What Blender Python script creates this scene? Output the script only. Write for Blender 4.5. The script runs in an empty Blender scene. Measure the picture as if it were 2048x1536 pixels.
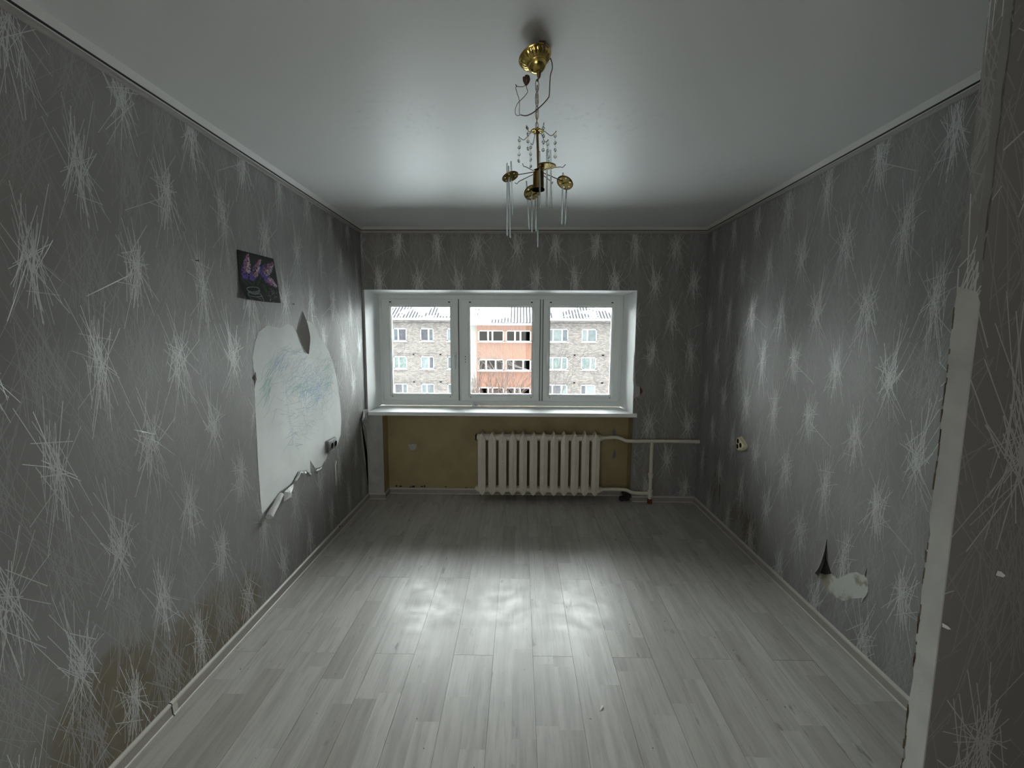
import bpy, bmesh, math, random
from mathutils import Vector, Matrix, Quaternion
import numpy as np

# ------------------------------------------------------------------ camera, light, exposure
S = bpy.context.scene
COL = S.collection
CAM = Vector((0.0, -4.0825, 1.5715))
F_PX = 891.83
MR = ((0.9998413, 0.0171938, 0.0046644),
      (-0.0065712, 0.1125711, 0.9936219),
      (-0.0165590, 0.9934949, -0.1126662))
cd = bpy.data.cameras.new('camera'); cam = bpy.data.objects.new('camera', cd); COL.objects.link(cam)
r_, u_, f_ = MR
cam.matrix_world = Matrix(((r_[0], u_[0], -f_[0], CAM.x), (r_[1], u_[1], -f_[1], CAM.y),
                           (r_[2], u_[2], -f_[2], CAM.z), (0, 0, 0, 1)))
cd.sensor_width = 36.0; cd.lens = F_PX / 2048 * 36.0; cd.clip_start = 0.03; cd.clip_end = 400
S.camera = cam

w = bpy.data.worlds.new('overcast_sky'); S.world = w; w.use_nodes = True
bg = w.node_tree.nodes['Background']
bg.inputs[0].default_value = (0.95, 0.99, 1.0, 1); bg.inputs[1].default_value = 2.2

# the bright side of the overcast sky lies behind the opposite building
sd = bpy.data.lights.new('overcast_glow', 'SUN'); sun = bpy.data.objects.new('overcast_glow', sd); COL.objects.link(sun)
sd.energy = 56.0; sd.angle = math.radians(165); sd.color = (0.955, 1.0, 0.99)
sun.rotation_euler = Vector((-0.32, math.cos(math.radians(50)), math.sin(math.radians(50)))).to_track_quat('Z', 'Y').to_euler()

# added fill lamp behind the camera, lifting the shadows in the room
ad = bpy.data.lights.new('rear_fill', 'AREA'); al = bpy.data.objects.new('rear_fill', ad); COL.objects.link(al)
ad.shape = 'RECTANGLE'; ad.size = 1.5; ad.size_y = 1.6; ad.energy = 21.0; ad.color = (1.0, 0.97, 0.90)
al.location = (-.6, -5.86, 1.45); al.rotation_euler = (math.radians(90), 0, 0)
S.view_settings.view_transform = 'Standard'; S.view_settings.look = 'None'
S.view_settings.exposure = 0.0; S.view_settings.gamma = 1.0
S.view_settings.use_curve_mapping = False
S.cycles.use_denoising = True
S.cycles.max_bounces = 14; S.cycles.diffuse_bounces = 8; S.cycles.glossy_bounces = 6
S.cycles.transmission_bounces = 10; S.cycles.transparent_max_bounces = 16
S.cycles.sample_clamp_indirect = 6.0
S.cycles.caustics_reflective = False; S.cycles.caustics_refractive = False

XL, XR, H = -1.4294, 1.655, 2.5
rnd = random.Random(7)

# ------------------------------------------------------------------ pixel helpers (2048x1536 photograph)
def ray(px, py):
    a, b = (px - 1024) / F_PX, (768 - py) / F_PX
    return Vector((a * r_[i] + b * u_[i] + f_[i] for i in range(3)))
def aY(px, py, Y):
    d = ray(px, py); return CAM + d * ((Y - CAM.y) / d.y)
def aZ(px, py, Z):
    d = ray(px, py); return CAM + d * ((Z - CAM.z) / d.z)
def aX(px, py, X):
    d = ray(px, py); return CAM + d * ((X - CAM.x) / d.x)

# ------------------------------------------------------------------ materials
def mat(name, col, rough=0.6, metal=0.0, var=0.0, vscale=8.0, bump=0.0, bscale=60.0, spec=0.5, col2=None, dist=0.002):
    m = bpy.data.materials.new(name); m.use_nodes = True
    nt = m.node_tree; b = nt.nodes['Principled BSDF']
    b.inputs['Base Color'].default_value = (*col, 1); b.inputs['Roughness'].default_value = rough
    b.inputs['Metallic'].default_value = metal; b.inputs['Specular IOR Level'].default_value = spec
    tc = nt.nodes.new('ShaderNodeNewGeometry')
    if var > 0 or col2:
        n = nt.nodes.new('ShaderNodeTexNoise'); n.inputs['Scale'].default_value = vscale; n.inputs['Detail'].default_value = 4
        nt.links.new(tc.outputs['Position'], n.inputs['Vector'])
        r = nt.nodes.new('ShaderNodeValToRGB')
        c2 = col2 if col2 else tuple(c * (1 - var) for c in col)
        r.color_ramp.elements[0].position = 0.3; r.color_ramp.elements[0].color = (*c2, 1)
        r.color_ramp.elements[1].position = 0.7; r.color_ramp.elements[1].color = (*col, 1)
        nt.links.new(n.outputs['Fac'], r.inputs[0]); nt.links.new(r.outputs[0], b.inputs['Base Color'])
    if bump > 0:
        n2 = nt.nodes.new('ShaderNodeTexNoise'); n2.inputs['Scale'].default_value = bscale; n2.inputs['Detail'].default_value = 3
        nt.links.new(tc.outputs['Position'], n2.inputs['Vector'])
        bp = nt.nodes.new('ShaderNodeBump'); bp.inputs['Strength'].default_value = bump; bp.inputs['Distance'].default_value = dist
        nt.links.new(n2.outputs['Fac'], bp.inputs['Height']); nt.links.new(bp.outputs[0], b.inputs['Normal'])
    return m

class NB:   # tiny node builder
    def __init__(s, m): s.nt = m.node_tree; s.b = s.nt.nodes['Principled BSDF']
    def n(s, t, **kw):
        x = s.nt.nodes.new('ShaderNode' + t)
        for k, v in kw.items():
            if k.startswith('i_'): x.inputs[int(k[2:]) if k[2:].isdigit() else k[2:]].default_value = v
            else: setattr(x, k, v)
        return x
    def l(s, a, b): s.nt.links.new(a, b)
    def math(s, op, a, b=None, c=None):
        x = s.n('Math', operation=op)
        for i, v in enumerate((a, b, c)):
            if v is None: continue
            if isinstance(v, (int, float)): x.inputs[i].default_value = v
            else: s.l(v, x.inputs[i])
        return x.outputs[0]
    def mix(s, fac, a, b):
        x = s.n('MixRGB')
        for i, v in ((0, fac), (1, a), (2, b)):
            if isinstance(v, (int, float)): x.inputs[i].default_value = v
            elif isinstance(v, tuple): x.inputs[i].default_value = (*v, 1)
            else: s.l(v, x.inputs[i])
        return x.outputs[0]
    def noise(s, vec, scale, detail=4, rough=0.5):
        x = s.n('TexNoise'); x.inputs['Scale'].default_value = scale; x.inputs['Detail'].default_value = detail
        x.inputs['Roughness'].default_value = rough; s.l(vec, x.inputs['Vector']); return x.outputs['Fac']
    def ramp(s, v, p0, p1, c0=(0, 0, 0), c1=(1, 1, 1)):
        x = s.n('ValToRGB'); e = x.color_ramp.elements
        e[0].position = p0; e[1].position = p1; e[0].color = (*c0, 1); e[1].color = (*c1, 1)
        s.l(v, x.inputs[0]); return x.outputs[0]

WALLC = (0.235, 0.228, 0.222)
def wallpaper_mat(name, stains=(), damp=(0.185, 0.150, 0.098), base=WALLC):
    """grey vinyl wallpaper, damp stains given as (centre, radii, strength) in metres"""
    m = mat(name, base, 0.5, bump=0.25, bscale=900, spec=0.45, dist=0.0006)
    k = NB(m); g = k.n('NewGeometry'); pos = g.outputs['Position']
    big = k.noise(pos, 2.2, 3); c = k.mix(k.ramp(big, .35, .65), tuple(x * .93 for x in base), tuple(x * 1.06 for x in base))
    if stains:
        tot = None
        for (cx, cy, cz), (rx, ry, rz), st in stains:
            mp = k.n('Mapping'); mp.inputs['Location'].default_value = (-cx / rx, -cy / ry, -cz / rz)
            mp.inputs['Scale'].default_value = (1 / rx, 1 / ry, 1 / rz); k.l(pos, mp.inputs['Vector'])
            gr = k.n('TexGradient', gradient_type='SPHERICAL'); k.l(mp.outputs[0], gr.inputs[0])
            v = k.math('MULTIPLY', gr.outputs['Fac'], st)
            tot = v if tot is None else k.math('MAXIMUM', tot, v)
        nz = k.noise(pos, 7.0, 6, 0.62)
        t2 = k.math('ADD', tot, k.math('MULTIPLY', k.math('SUBTRACT', nz, 0.5), 0.9))
        t2 = k.math('MULTIPLY', t2, k.ramp(tot, 0.0, 0.12))
        fac = k.ramp(t2, 0.18, 0.50)
        edge = k.ramp(k.noise(pos, 16, 5), .3, .75, tuple(x * .62 for x in damp), damp)
        c = k.mix(k.math('MULTIPLY', fac, 0.9), c, edge)
        # flaked spots inside the stain
        sp = k.ramp(k.noise(pos, 45, 4, .7), .66, .70)
        c = k.mix(k.math('MULTIPLY', k.math('MULTIPLY', sp, k.ramp(t2, .45, .6)), 0.5), c, (0.35, 0.31, 0.22))
    k.l(c, k.b.inputs['Base Color'])
    return m

M = {}
M['paper_left'] = wallpaper_mat('wallpaper_left', [
    ((XL, -2.20, .10), (.4, .62, .34), 1.0), ((XL, -2.66, .16), (.4, .42, .42), 1.0), ((XL, -1.88, .16), (.4, .14, .22), .9),
    ((XL, -2.85, .10), (.4, .40, .26), .9), ((XL, -.62, .73), (.01, .01, .01), 0)])
M['paper_right'] = wallpaper_mat('wallpaper_right', [
    ((XR, -.95, .16), (.4, .42, .26), .62), ((XR, -.45, .30), (.4, .14, .26), .6), ((XR, -2.0, .95), (.4, .16, .18), .0)])
M['paper'] = wallpaper_mat('wallpaper')
M['stroke'] = mat('silver_strokes', (0.56, 0.565, 0.56), 0.34, metal=0.25, spec=0.6)
M['stroke_faint'] = mat('faint_strokes', (0.31, 0.305, 0.30), 0.42, metal=0.1, spec=0.5)
M['ceiling'] = mat('ceiling_paint', (0.70, 0.71, 0.70), 0.42, spec=0.5, bump=0.12, bscale=400, dist=0.0005)
M['sill'] = mat('white_sill', (.90, .92, .92), .55, spec=.35, var=.04, vscale=6)
M['white'] = mat('white_plastic', (0.84, 0.87, 0.86), 0.32)
M['reveal'] = mat('white_reveal', (0.90, 0.92, 0.92), 0.45, var=.05)
M['cornice'] = mat('cornice_foam', (0.62, 0.62, 0.60), 0.55)
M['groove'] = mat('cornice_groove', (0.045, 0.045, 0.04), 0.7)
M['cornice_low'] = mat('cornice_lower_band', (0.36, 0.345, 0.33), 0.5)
M['plaster'] = mat('bare_plaster', (0.50, 0.51, 0.49), 0.8, var=.22, vscale=9, bump=.4, bscale=120, dist=.0015)
M['plaster_bright'] = mat('white_putty', (0.80, 0.82, 0.81), 0.7, var=.12, vscale=6, bump=.25, bscale=90, dist=.001)
M['paper_back'] = mat('paper_back', (0.74, 0.75, 0.74), 0.6, var=.1, vscale=40)
M['yellow'] = mat('old_yellow_paint', (0.40, 0.325, 0.17), 0.5, var=.0, vscale=5, col2=(0.31, 0.245, 0.12), bump=.3, bscale=25, dist=.003)
M['black'] = mat('black', (0.004, 0.004, 0.004), 0.95, spec=0.02)
M['dark'] = mat('dark_gap', (0.02, 0.018, 0.015), 0.8)
M['iron'] = mat('cream_radiator_enamel', (0.76, 0.72, 0.61), 0.38, var=.1, vscale=14, bump=.3, bscale=40, dist=.001)
M['brass'] = mat('brass', (0.75, 0.56, 0.18), 0.16, metal=1.0, var=.25, vscale=50)
M['brass_dark'] = mat('aged_brass', (0.22, 0.145, 0.05), 0.32, metal=1.0, var=.4, vscale=60)
M['wire'] = mat('brown_wire', (0.06, 0.035, 0.02), 0.4)
M['cream'] = mat('cream_plastic', (0.86, 0.79, 0.58), 0.35)
M['grey_plastic'] = mat('grey_plastic', (0.16, 0.165, 0.165), 0.28)
M['grey_cover'] = mat('grey_cover_plastic', (0.27, 0.275, 0.275), 0.3)
M['grey_light'] = mat('grey_rim', (0.42, 0.44, 0.44), 0.2)
M['rust'] = mat('rust', (0.12, 0.04, 0.015), 0.8)

def glass(name, solid):
    m = bpy.data.materials.new(name); m.use_nodes = True; nt = m.node_tree; nt.nodes.clear()
    o = nt.nodes.new('ShaderNodeOutputMaterial')
    if solid:
        g = nt.nodes.new('ShaderNodeBsdfGlass'); g.inputs['IOR'].default_value = 1.58; g.inputs['Roughness'].default_value = 0.0
        g.inputs['Color'].default_value = (0.86, 0.90, 0.90, 1)
        nt.links.new(g.outputs[0], o.inputs[0])
    else:
        t = nt.nodes.new('ShaderNodeBsdfTransparent'); t.inputs[0].default_value = (0.95, 0.97, 0.965, 1)
        g = nt.nodes.new('ShaderNodeBsdfGlossy'); g.inputs['Roughness'].default_value = 0.02
        fr = nt.nodes.new('ShaderNodeFresnel'); fr.inputs[0].default_value = 1.45
        mx = nt.nodes.new('ShaderNodeMixShader')
        nt.links.new(fr.outputs[0], mx.inputs[0]); nt.links.new(t.outputs[0], mx.inputs[1]); nt.links.new(g.outputs[0], mx.inputs[2])
        nt.links.new(mx.outputs[0], o.inputs[0])
    return m
M['pane'] = glass('window_glass', False)
M['crystal'] = glass('crystal_glass', True)

# laminate: strip tone from the mesh attribute 'tone', grain along y
def laminate(name, attr=True):
    m = mat(name, (0.5, 0.49, 0.46), 0.34, spec=0.5); k = NB(m)
    g = k.n('NewGeometry'); pos = g.outputs['Position']
    mp = k.n('Mapping'); mp.inputs['Scale'].default_value = (1, .07, 1); k.l(pos, mp.inputs[0])
    a = k.n('Attribute', attribute_name='tone')
    off = k.n('VectorMath', operation='ADD'); k.l(mp.outputs[0], off.inputs[0]); k.l(a.outputs['Color'], off.inputs[1])
    fine = k.noise(off.outputs[0], 95, 5, .6); wide = k.noise(off.outputs[0], 22, 4, .55)
    sep = k.n('SeparateColor'); k.l(a.outputs['Color'], sep.inputs[0])
    base = k.mix(sep.outputs[0], (0.370, 0.350, 0.322), (0.505, 0.492, 0.465)) if attr else (0.34, 0.31, 0.285)
    c = k.mix(k.math('MULTIPLY', k.ramp(wide, .44, .66), .50), base, (0.27, 0.25, 0.235))
    c = k.mix(k.math('MULTIPLY', k.ramp(fine, .48, .70), .42), c, (0.25, 0.235, 0.22))
    # knots and dark streaks
    mp2 = k.n('Mapping'); mp2.inputs['Scale'].default_value = (1, .28, 1); k.l(pos, mp2.inputs[0])
    o2 = k.n('VectorMath', operation='ADD'); k.l(mp2.outputs[0], o2.inputs[0]); k.l(a.outputs['Color'], o2.inputs[1])
    kn = k.noise(o2.outputs[0], 21, 3, .55)
    c = k.mix(k.math('MULTIPLY', k.ramp(kn, .66, .74), .7), c, (0.16, 0.145, 0.13))
    # dirt specks
    sp = k.noise(pos, 55, 1, .3)
    c = k.mix(k.math('MULTIPLY', k.ramp(sp, .80, .815), .8), c, (0.05, 0.045, 0.04))
    k.l(c, k.b.inputs['Base Color'])
    sc = k.noise(pos, 9, 6, .7)
    k.l(k.ramp(sc, .3, .75, (.26,) * 3, (.50,) * 3), k.b.inputs['Roughness'])
    bp = k.n('Bump'); bp.inputs['Strength'].default_value = .18; bp.inputs['Distance'].default_value = .0006
    k.l(fine, bp.inputs['Height']); k.l(bp.outputs[0], k.b.inputs['Normal'])
    return m
M['laminate'] = laminate('laminate')
M['base_wood'] = laminate('baseboard_laminate', False)
M['base_bead'] = mat('baseboard_bead', (0.55, 0.53, 0.49), 0.4)

# ------------------------------------------------------------------ mesh helpers
def link(name, me, m=None, parent=None, kind=None, loc=None):
    o = bpy.data.objects.new(name, me); COL.objects.link(o)
    for x in (m if isinstance(m, (list, tuple)) else [m] if m else []): me.materials.append(x)
    if parent: o.parent = parent
    if kind: o['kind'] = kind
    if loc is not None: o.location = loc
    return o
def mesh(name, vs, fs, m=None, parent=None, kind=None, smooth=False, mi=None, loc=None):
    me = bpy.data.meshes.new(name); me.from_pydata([tuple(v) for v in vs], [], fs); me.update()
    if smooth: me.polygons.foreach_set('use_smooth', [True] * len(me.polygons))
    if mi: me.polygons.foreach_set('material_index', mi)
    return link(name, me, m, parent, kind, loc)
class MB:
    def __init__(s): s.v = []; s.f = []; s.mi = []
    def add(s, vs, fs, mi=0):
        b = len(s.v); s.v += [tuple(v) for v in vs]; s.f += [tuple(i + b for i in f) for f in fs]; s.mi += [mi] * len(fs); return s
    def box(s, x0, x1, y0, y1, z0, z1, mi=0):
        vs = [(x, y, z) for z in (z0, z1) for y in (y0, y1) for x in (x0, x1)]
        return s.add(vs, [(0, 2, 3, 1), (4, 5, 7, 6), (0, 1, 5, 4), (2, 6, 7, 3), (0, 4, 6, 2), (1, 3, 7, 5)], mi)
    def bbox(s, x0, x1, y0, y1, z0, z1, bev=.002, mi=0, seg=2):
        bm = bmesh.new(); bmesh.ops.create_cube(bm, size=1)
        for v in bm.verts: v.co = ((x0 + x1) / 2 + v.co.x * (x1 - x0), (y0 + y1) / 2 + v.co.y * (y1 - y0), (z0 + z1) / 2 + v.co.z * (z1 - z0))
        bmesh.ops.bevel(bm, geom=bm.edges[:], offset=bev, segments=seg, affect='EDGES', profile=.5)
        bm.verts.index_update(); s.add([v.co[:] for v in bm.verts], [[v.index for v in f.verts] for f in bm.faces], mi); bm.free(); return s
    def tube(s, pts, r, n=8, mi=0, cap=True, closed=False):
        pts = [Vector(p) for p in pts]; rr = r if isinstance(r, (list, tuple)) else [r] * len(pts)
        L = len(pts); rings = []; up = None
        for i, p in enumerate(pts):
            if closed: t = pts[(i + 1) % L] - pts[i - 1]
            else: t = pts[min(i + 1, L - 1)] - pts[max(i - 1, 0)]
            t.normalize()
            if up is None:
                up = Vector((0, 0, 1)) if abs(t.z) < .9 else Vector((1, 0, 0))
            a = t.cross(up); a.normalize(); b = a.cross(t); b.normalize(); up = b
            rings.append([p + (a * math.cos(2 * math.pi * k / n) + b * math.sin(2 * math.pi * k / n)) * rr[i] for k in range(n)])
        vs = [v for q in rings for v in q]; fs = []
        for i in range(L if closed else L - 1):
            j = (i + 1) % L
            for k in range(n):
                k2 = (k + 1) % n; fs.append((i * n + k, i * n + k2, j * n + k2, j * n + k))
        if cap and not closed:
            fs.append(tuple(range(n - 1, -1, -1))); fs.append(tuple((L - 1) * n + k for k in range(n)))
        return s.add(vs, fs, mi)
    def lathe(s, prof, c=(0, 0, 0), axis=(0, 0, 1), n=32, mi=0, mod=None, cap=True):
        q = Vector((0, 0, 1)).rotation_difference(Vector(axis).normalized()); c = Vector(c); vs = []; fs = []
        for (r, z) in prof:
            for k in range(n):
                a = 2 * math.pi * k / n; rr = r * (mod(k, r, z) if mod else 1)
                vs.append(c + q @ Vector((rr * math.cos(a), rr * math.sin(a), z)))
        for i in range(len(prof) - 1):
            for k in range(n):
                k2 = (k + 1) % n; fs.append((i * n + k, i * n + k2, (i + 1) * n + k2, (i + 1) * n + k))
        if cap and prof[0][0] > 1e-6: fs.append(tuple(range(n - 1, -1, -1)))
        if cap and prof[-1][0] > 1e-6: fs.append(tuple((len(prof) - 1) * n + k for k in range(n)))
        return s.add(vs, fs, mi)
    def sweep(s, prof, p0, p1, side, up=(0, 0, 1), mis=None, t0=0, t1=0):
        """extrude profile (d outward along side, h along up) from p0 to p1; t0/t1 mitre (extra length per unit d)"""
        p0, p1, side, up = Vector(p0), Vector(p1), Vector(side), Vector(up); t = (p1 - p0).normalized(); n = len(prof)
        vs = [p0 + side * d + up * h + t * d * t0 for d, h in prof] + [p1 + side * d + up * h + t * d * t1 for d, h in prof]
        b = len(s.v); s.v += [tuple(v) for v in vs]
        for i in range(n):
            j = (i + 1) % n; s.f.append((b + i, b + j, b + n + j, b + n + i)); s.mi.append(mis[i] if mis else 0)
        s.f.append(tuple(b + i for i in range(n - 1, -1, -1))); s.mi.append(mis[0] if mis else 0)
        s.f.append(tuple(b + n + i for i in range(n))); s.mi.append(mis[0] if mis else 0)
        return s
    def build(s, name, m=None, parent=None, kind=None, smooth=False, fix=True, loc=None):
        me = bpy.data.meshes.new(name)
        vs = s.v
        if loc is not None: L = Vector(loc); vs = [tuple(Vector(v) - L) for v in vs]
        me.from_pydata(vs, [], s.f); me.update()
        me.polygons.foreach_set('material_index', s.mi)
        if fix:
            bm = bmesh.new(); bm.from_mesh(me); bmesh.ops.recalc_face_normals(bm, faces=bm.faces[:]); bm.to_mesh(me); bm.free()
        if smooth:
            me.polygons.foreach_set('use_smooth', [True] * len(me.polygons)); me.set_sharp_from_angle(angle=math.radians(38))
        return link(name, me, m, parent, kind, loc)
def empty(name, loc, label, cat, group=None):
    o = bpy.data.objects.new(name, None); COL.objects.link(o); o.location = loc; o.empty_display_size = .05
    o['label'] = label; o['category'] = cat
    if group: o['group'] = group
    return o
def tag(o, label, cat, group=None):
    o['label'] = label; o['category'] = cat
    if group: o['group'] = group
    return o
def kid(o, root):   # parent keeping world coordinates (roots carry only a location)
    o.parent = root; o.location = Vector(o.location) - Vector(root.location); return o

# ------------------------------------------------------------------ room shell
YB = -5.9      # hallway end behind the camera
wl = MB().box(XL - .12, XL, YB, .5, -.12, H + .1).build('wall_left', [M['paper_left']], kind='structure')
wr = MB().box(XR, XR + .12, YB, .5, -.12, H + .1).build('wall_right', [M['paper_right']], kind='structure')
MB().box(XL - .12, XR + .12, YB - .12, YB, -.12, H + .1).build('wall_hallway', [M['paper']], kind='structure')
MB().box(.32, XR, YB, -4.55, -.009, H).build('wall_light_block', [M['paper']], kind='structure')   # unseen block added behind the camera to shade the stub from the fill lamp
NX0, NX1, ND, NZ = -1.278, 1.052, .155, .803          # radiator niche
WX0, WX1, WZ0, WZ1 = -1.408, 1.046, .838, 1.956        # window opening
b = MB()
b.box(XL, XR, 0, .5, WZ1, H + .1, 0)                                     # above the window
b.box(XL, WX0, 0, .5, NZ, WZ1, 1)                                        # sliver left of the window
b.box(WX1, XR, 0, .5, NZ, WZ1, 0)
b.box(NX1, XR, 0, .5, -.12, NZ, 0)
b.box(XL, NX0, 0, .5, -.12, NZ, 1)                                       # bare pier
b.box(NX0, NX1, ND, .5, -.12, NZ, 2)
wb = b.build('wall_back', [M['paper'], M['plaster'], M['yellow']], kind='structure', fix=False)
# painted cheeks of the niche
mesh('niche_cheek', [(NX0 + .001, 0, 0), (NX0 + .001, ND, 0), (NX0 + .001, ND, NZ), (NX0 + .001, 0, NZ)], [(0, 1, 2, 3)], M['yellow'], wb)
mesh('niche_cheek', [(NX1 - .001, 0, 0), (NX1 - .001, 0, NZ), (NX1 - .001, ND, NZ), (NX1 - .001, ND, 0)], [(0, 1, 2, 3)], M['yellow'], wb)

# ceiling with faint hand marks
cm = M['ceiling']; k = NB(cm); pos = k.n('NewGeometry').outputs['Position']
def blob(cx, cy, rx, ry):
    mp = k.n('Mapping'); mp.inputs['Location'].default_value = (-cx / rx, -cy / ry, -H / 9); mp.inputs['Scale'].default_value = (1 / rx, 1 / ry, 1 / 9)
    k.l(pos, mp.inputs[0]); g = k.n('TexGradient', gradient_type='SPHERICAL'); k.l(mp.outputs[0], g.inputs[0]); return g.outputs['Fac']
pr = [aZ(1225, 240, H), aZ(1190, 225, H), aZ(1130, 225, H), aZ(800, 235, H), aZ(1210, 270, H), aZ(1445, 350, H)]
tot = None
for p, s_ in zip(pr, (.30, .2, .2, .35, .2, .3)):
    v = blob(p.x, p.y, s_, s_ * .9); tot = v if tot is None else k.math('MAXIMUM', tot, v)
mark = k.math('MULTIPLY', k.ramp(tot, .1, .6), k.ramp(k.noise(pos, 26, 3, .6), .56, .66))
hk = aZ(1084, 84, H)
hook_shade_stain = k.math('POWER', blob(hk.x - .015, hk.y - .03, .11, .2), 1.6)  # canopy shadow painted on the ceiling by the hook, with some stain
c = k.mix(k.math('MULTIPLY', mark, .17), (0.70, 0.71, 0.70), (0.33, 0.34, 0.35))
c = k.mix(k.math('MULTIPLY', hook_shade_stain, .75), c, (0.13, 0.12, 0.10))
k.l(c, k.b.inputs['Base Color'])
MB().box(XL - .12, XR + .12, YB - .12, .5, H, H + .1).build('ceiling', [cm], kind='structure')

# floor: sub-floor plus click-laminate boards, each board two printed strips wide
fl = MB().box(XL, XR, YB, ND, -.12, -.009).build('floor', [M['dark']], kind='structure')
BW, BL = .1945, 1.285
x0g = -.703 - BW * 4; kx = 0; rb = random.Random(11)
while x0g < XR:
    xa, xb = max(x0g, XL + .002), min(x0g + BW, XR - .002)
    y = -2.058 + (0 if kx % 2 == 0 else -.595) - BL * 3
    if xb - xa > .01:
        while y < ND:
            ylim = ND - .002 if (xb > NX0 + .01 and xa < NX1 - .01) else -.002
            ya, yb = max(y, YB), min(y + BL, ylim)
            if yb - ya > .01:
                vs, fs, tn = [], [], []
                g_ = .0006; zt = rb.uniform(-.0004, .0003); bz = .0009
                for s_ in range(2):
                    sa = x0g + BW / 2 * s_; sb = sa + BW / 2
                    sa, sb = max(sa, xa), min(sb, xb)
                    if sb - sa < .002: continue
                    cuts = [ya]; yy = y + rb.uniform(.12, .5)
                    while yy < yb:
                        if yy > ya + .05: cuts.append(yy)
                        yy += rb.choice((.34, .42, .5, .6, .75))
                    if yb - cuts[-1] < .03 and len(cuts) > 1: cuts.pop()
                    cuts.append(yb)
                    ga = sa + (g_ if s_ == 0 else 0); gb = sb - (g_ if s_ == 1 else 0)
                    for c0, c1 in zip(cuts[:-1], cuts[1:]):
                        q0 = c0 + (g_ if c0 == ya else 0); q1 = c1 - (g_ if c1 == yb else 0)
                        n0 = len(vs); vs += [(ga, q0, zt), (gb, q0, zt), (gb, q1, zt), (ga, q1, zt)]; fs.append((n0, n0 + 1, n0 + 2, n0 + 3))
                        t = rb.choice((.95, .85, .75, .8, .65, .55, .35, .15, .7)) + rb.uniform(-.08, .08)
                        tn.append((min(1, max(0, t)), rb.random(), rb.random(), 1))
                # skirts of the board
                n0 = len(vs); A, B_, C_, D_ = xa + g_, xb - g_, ya + g_, yb - g_
                for z_ in (zt, -.009): vs += [(A, C_, z_), (B_, C_, z_), (B_, D_, z_), (A, D_, z_)]
                for a_ in range(4): fs.append((n0 + a_, n0 + 4 + a_, n0 + 4 + (a_ + 1) % 4, n0 + (a_ + 1) % 4)); tn.append((0, .5, .5, 1))
                me = bpy.data.meshes.new('plank'); me.from_pydata(vs, [], fs); me.update()
                at = me.attributes.new('tone', 'FLOAT_COLOR', 'FACE'); at.data.foreach_set('color', [c_ for t in tn for c_ in t])
                link('plank', me, M['laminate'], fl)
            y += BL
    x0g += BW; kx += 1

# ------------------------------------------------------------------ wallpaper strokes (embossed print, real relief)
STAR = []
rs = random.Random(5)
for v_ in range(5):
    st = []
    for i in range(46):
        big = rs.random() < .86
        th = rs.gauss(0, 20) if big else rs.uniform(30, 88) * rs.choice((-1, 1))
        th = math.radians(max(-90, min(90, th)))
        cxx, cyy = rs.gauss(0, .017), rs.gauss(0, .042)
        if big:
            a0 = rs.uniform(-.10, .035); a1 = rs.uniform(.07, .205)
            if rs.random() < .58: th += math.pi
        else:
            a0 = -rs.uniform(.03, .085); a1 = rs.uniform(.03, .085)
        dx, dy = math.sin(th), math.cos(th)
        st.append((cxx + dx * a0, cyy + dy * a0, cxx + dx * a1, cyy + dy * a1))
    STAR.append(st)
FAINT = []
for v_ in range(5):
    st = []
    for i in range(62):
        th = math.radians(rs.gauss(0, 22)); cxx, cyy = rs.gauss(0, .040), rs.gauss(0, .075); L_ = rs.uniform(.06, .16)
        dx, dy = math.sin(th), math.cos(th); st.append((cxx - dx * L_, cyy - dy * L_, cxx + dx * L_, cyy + dy * L_))
    FAINT.append(st)
DXS, DYS = .353, .32
def clip(x0, y0, x1, y1, r):
    t0, t1 = 0., 1.; dx, dy = x1 - x0, y1 - y0
    for p, q in ((-dx, x0 - r[0]), (dx, r[1] - x0), (-dy, y0 - r[2]), (dy, r[3] - y0)):
        if abs(p) < 1e-9:
            if q < 0: return None
        else:
            t = q / p
            if p < 0:
                if t > t1: return None
                t0 = max(t0, t)
            else:
                if t < t0: return None
                t1 = min(t1, t)
    return (x0 + dx * t0, y0 + dy * t0, x0 + dx * t1, y0 + dy * t1) if t1 - t0 > .02 else None
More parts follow.
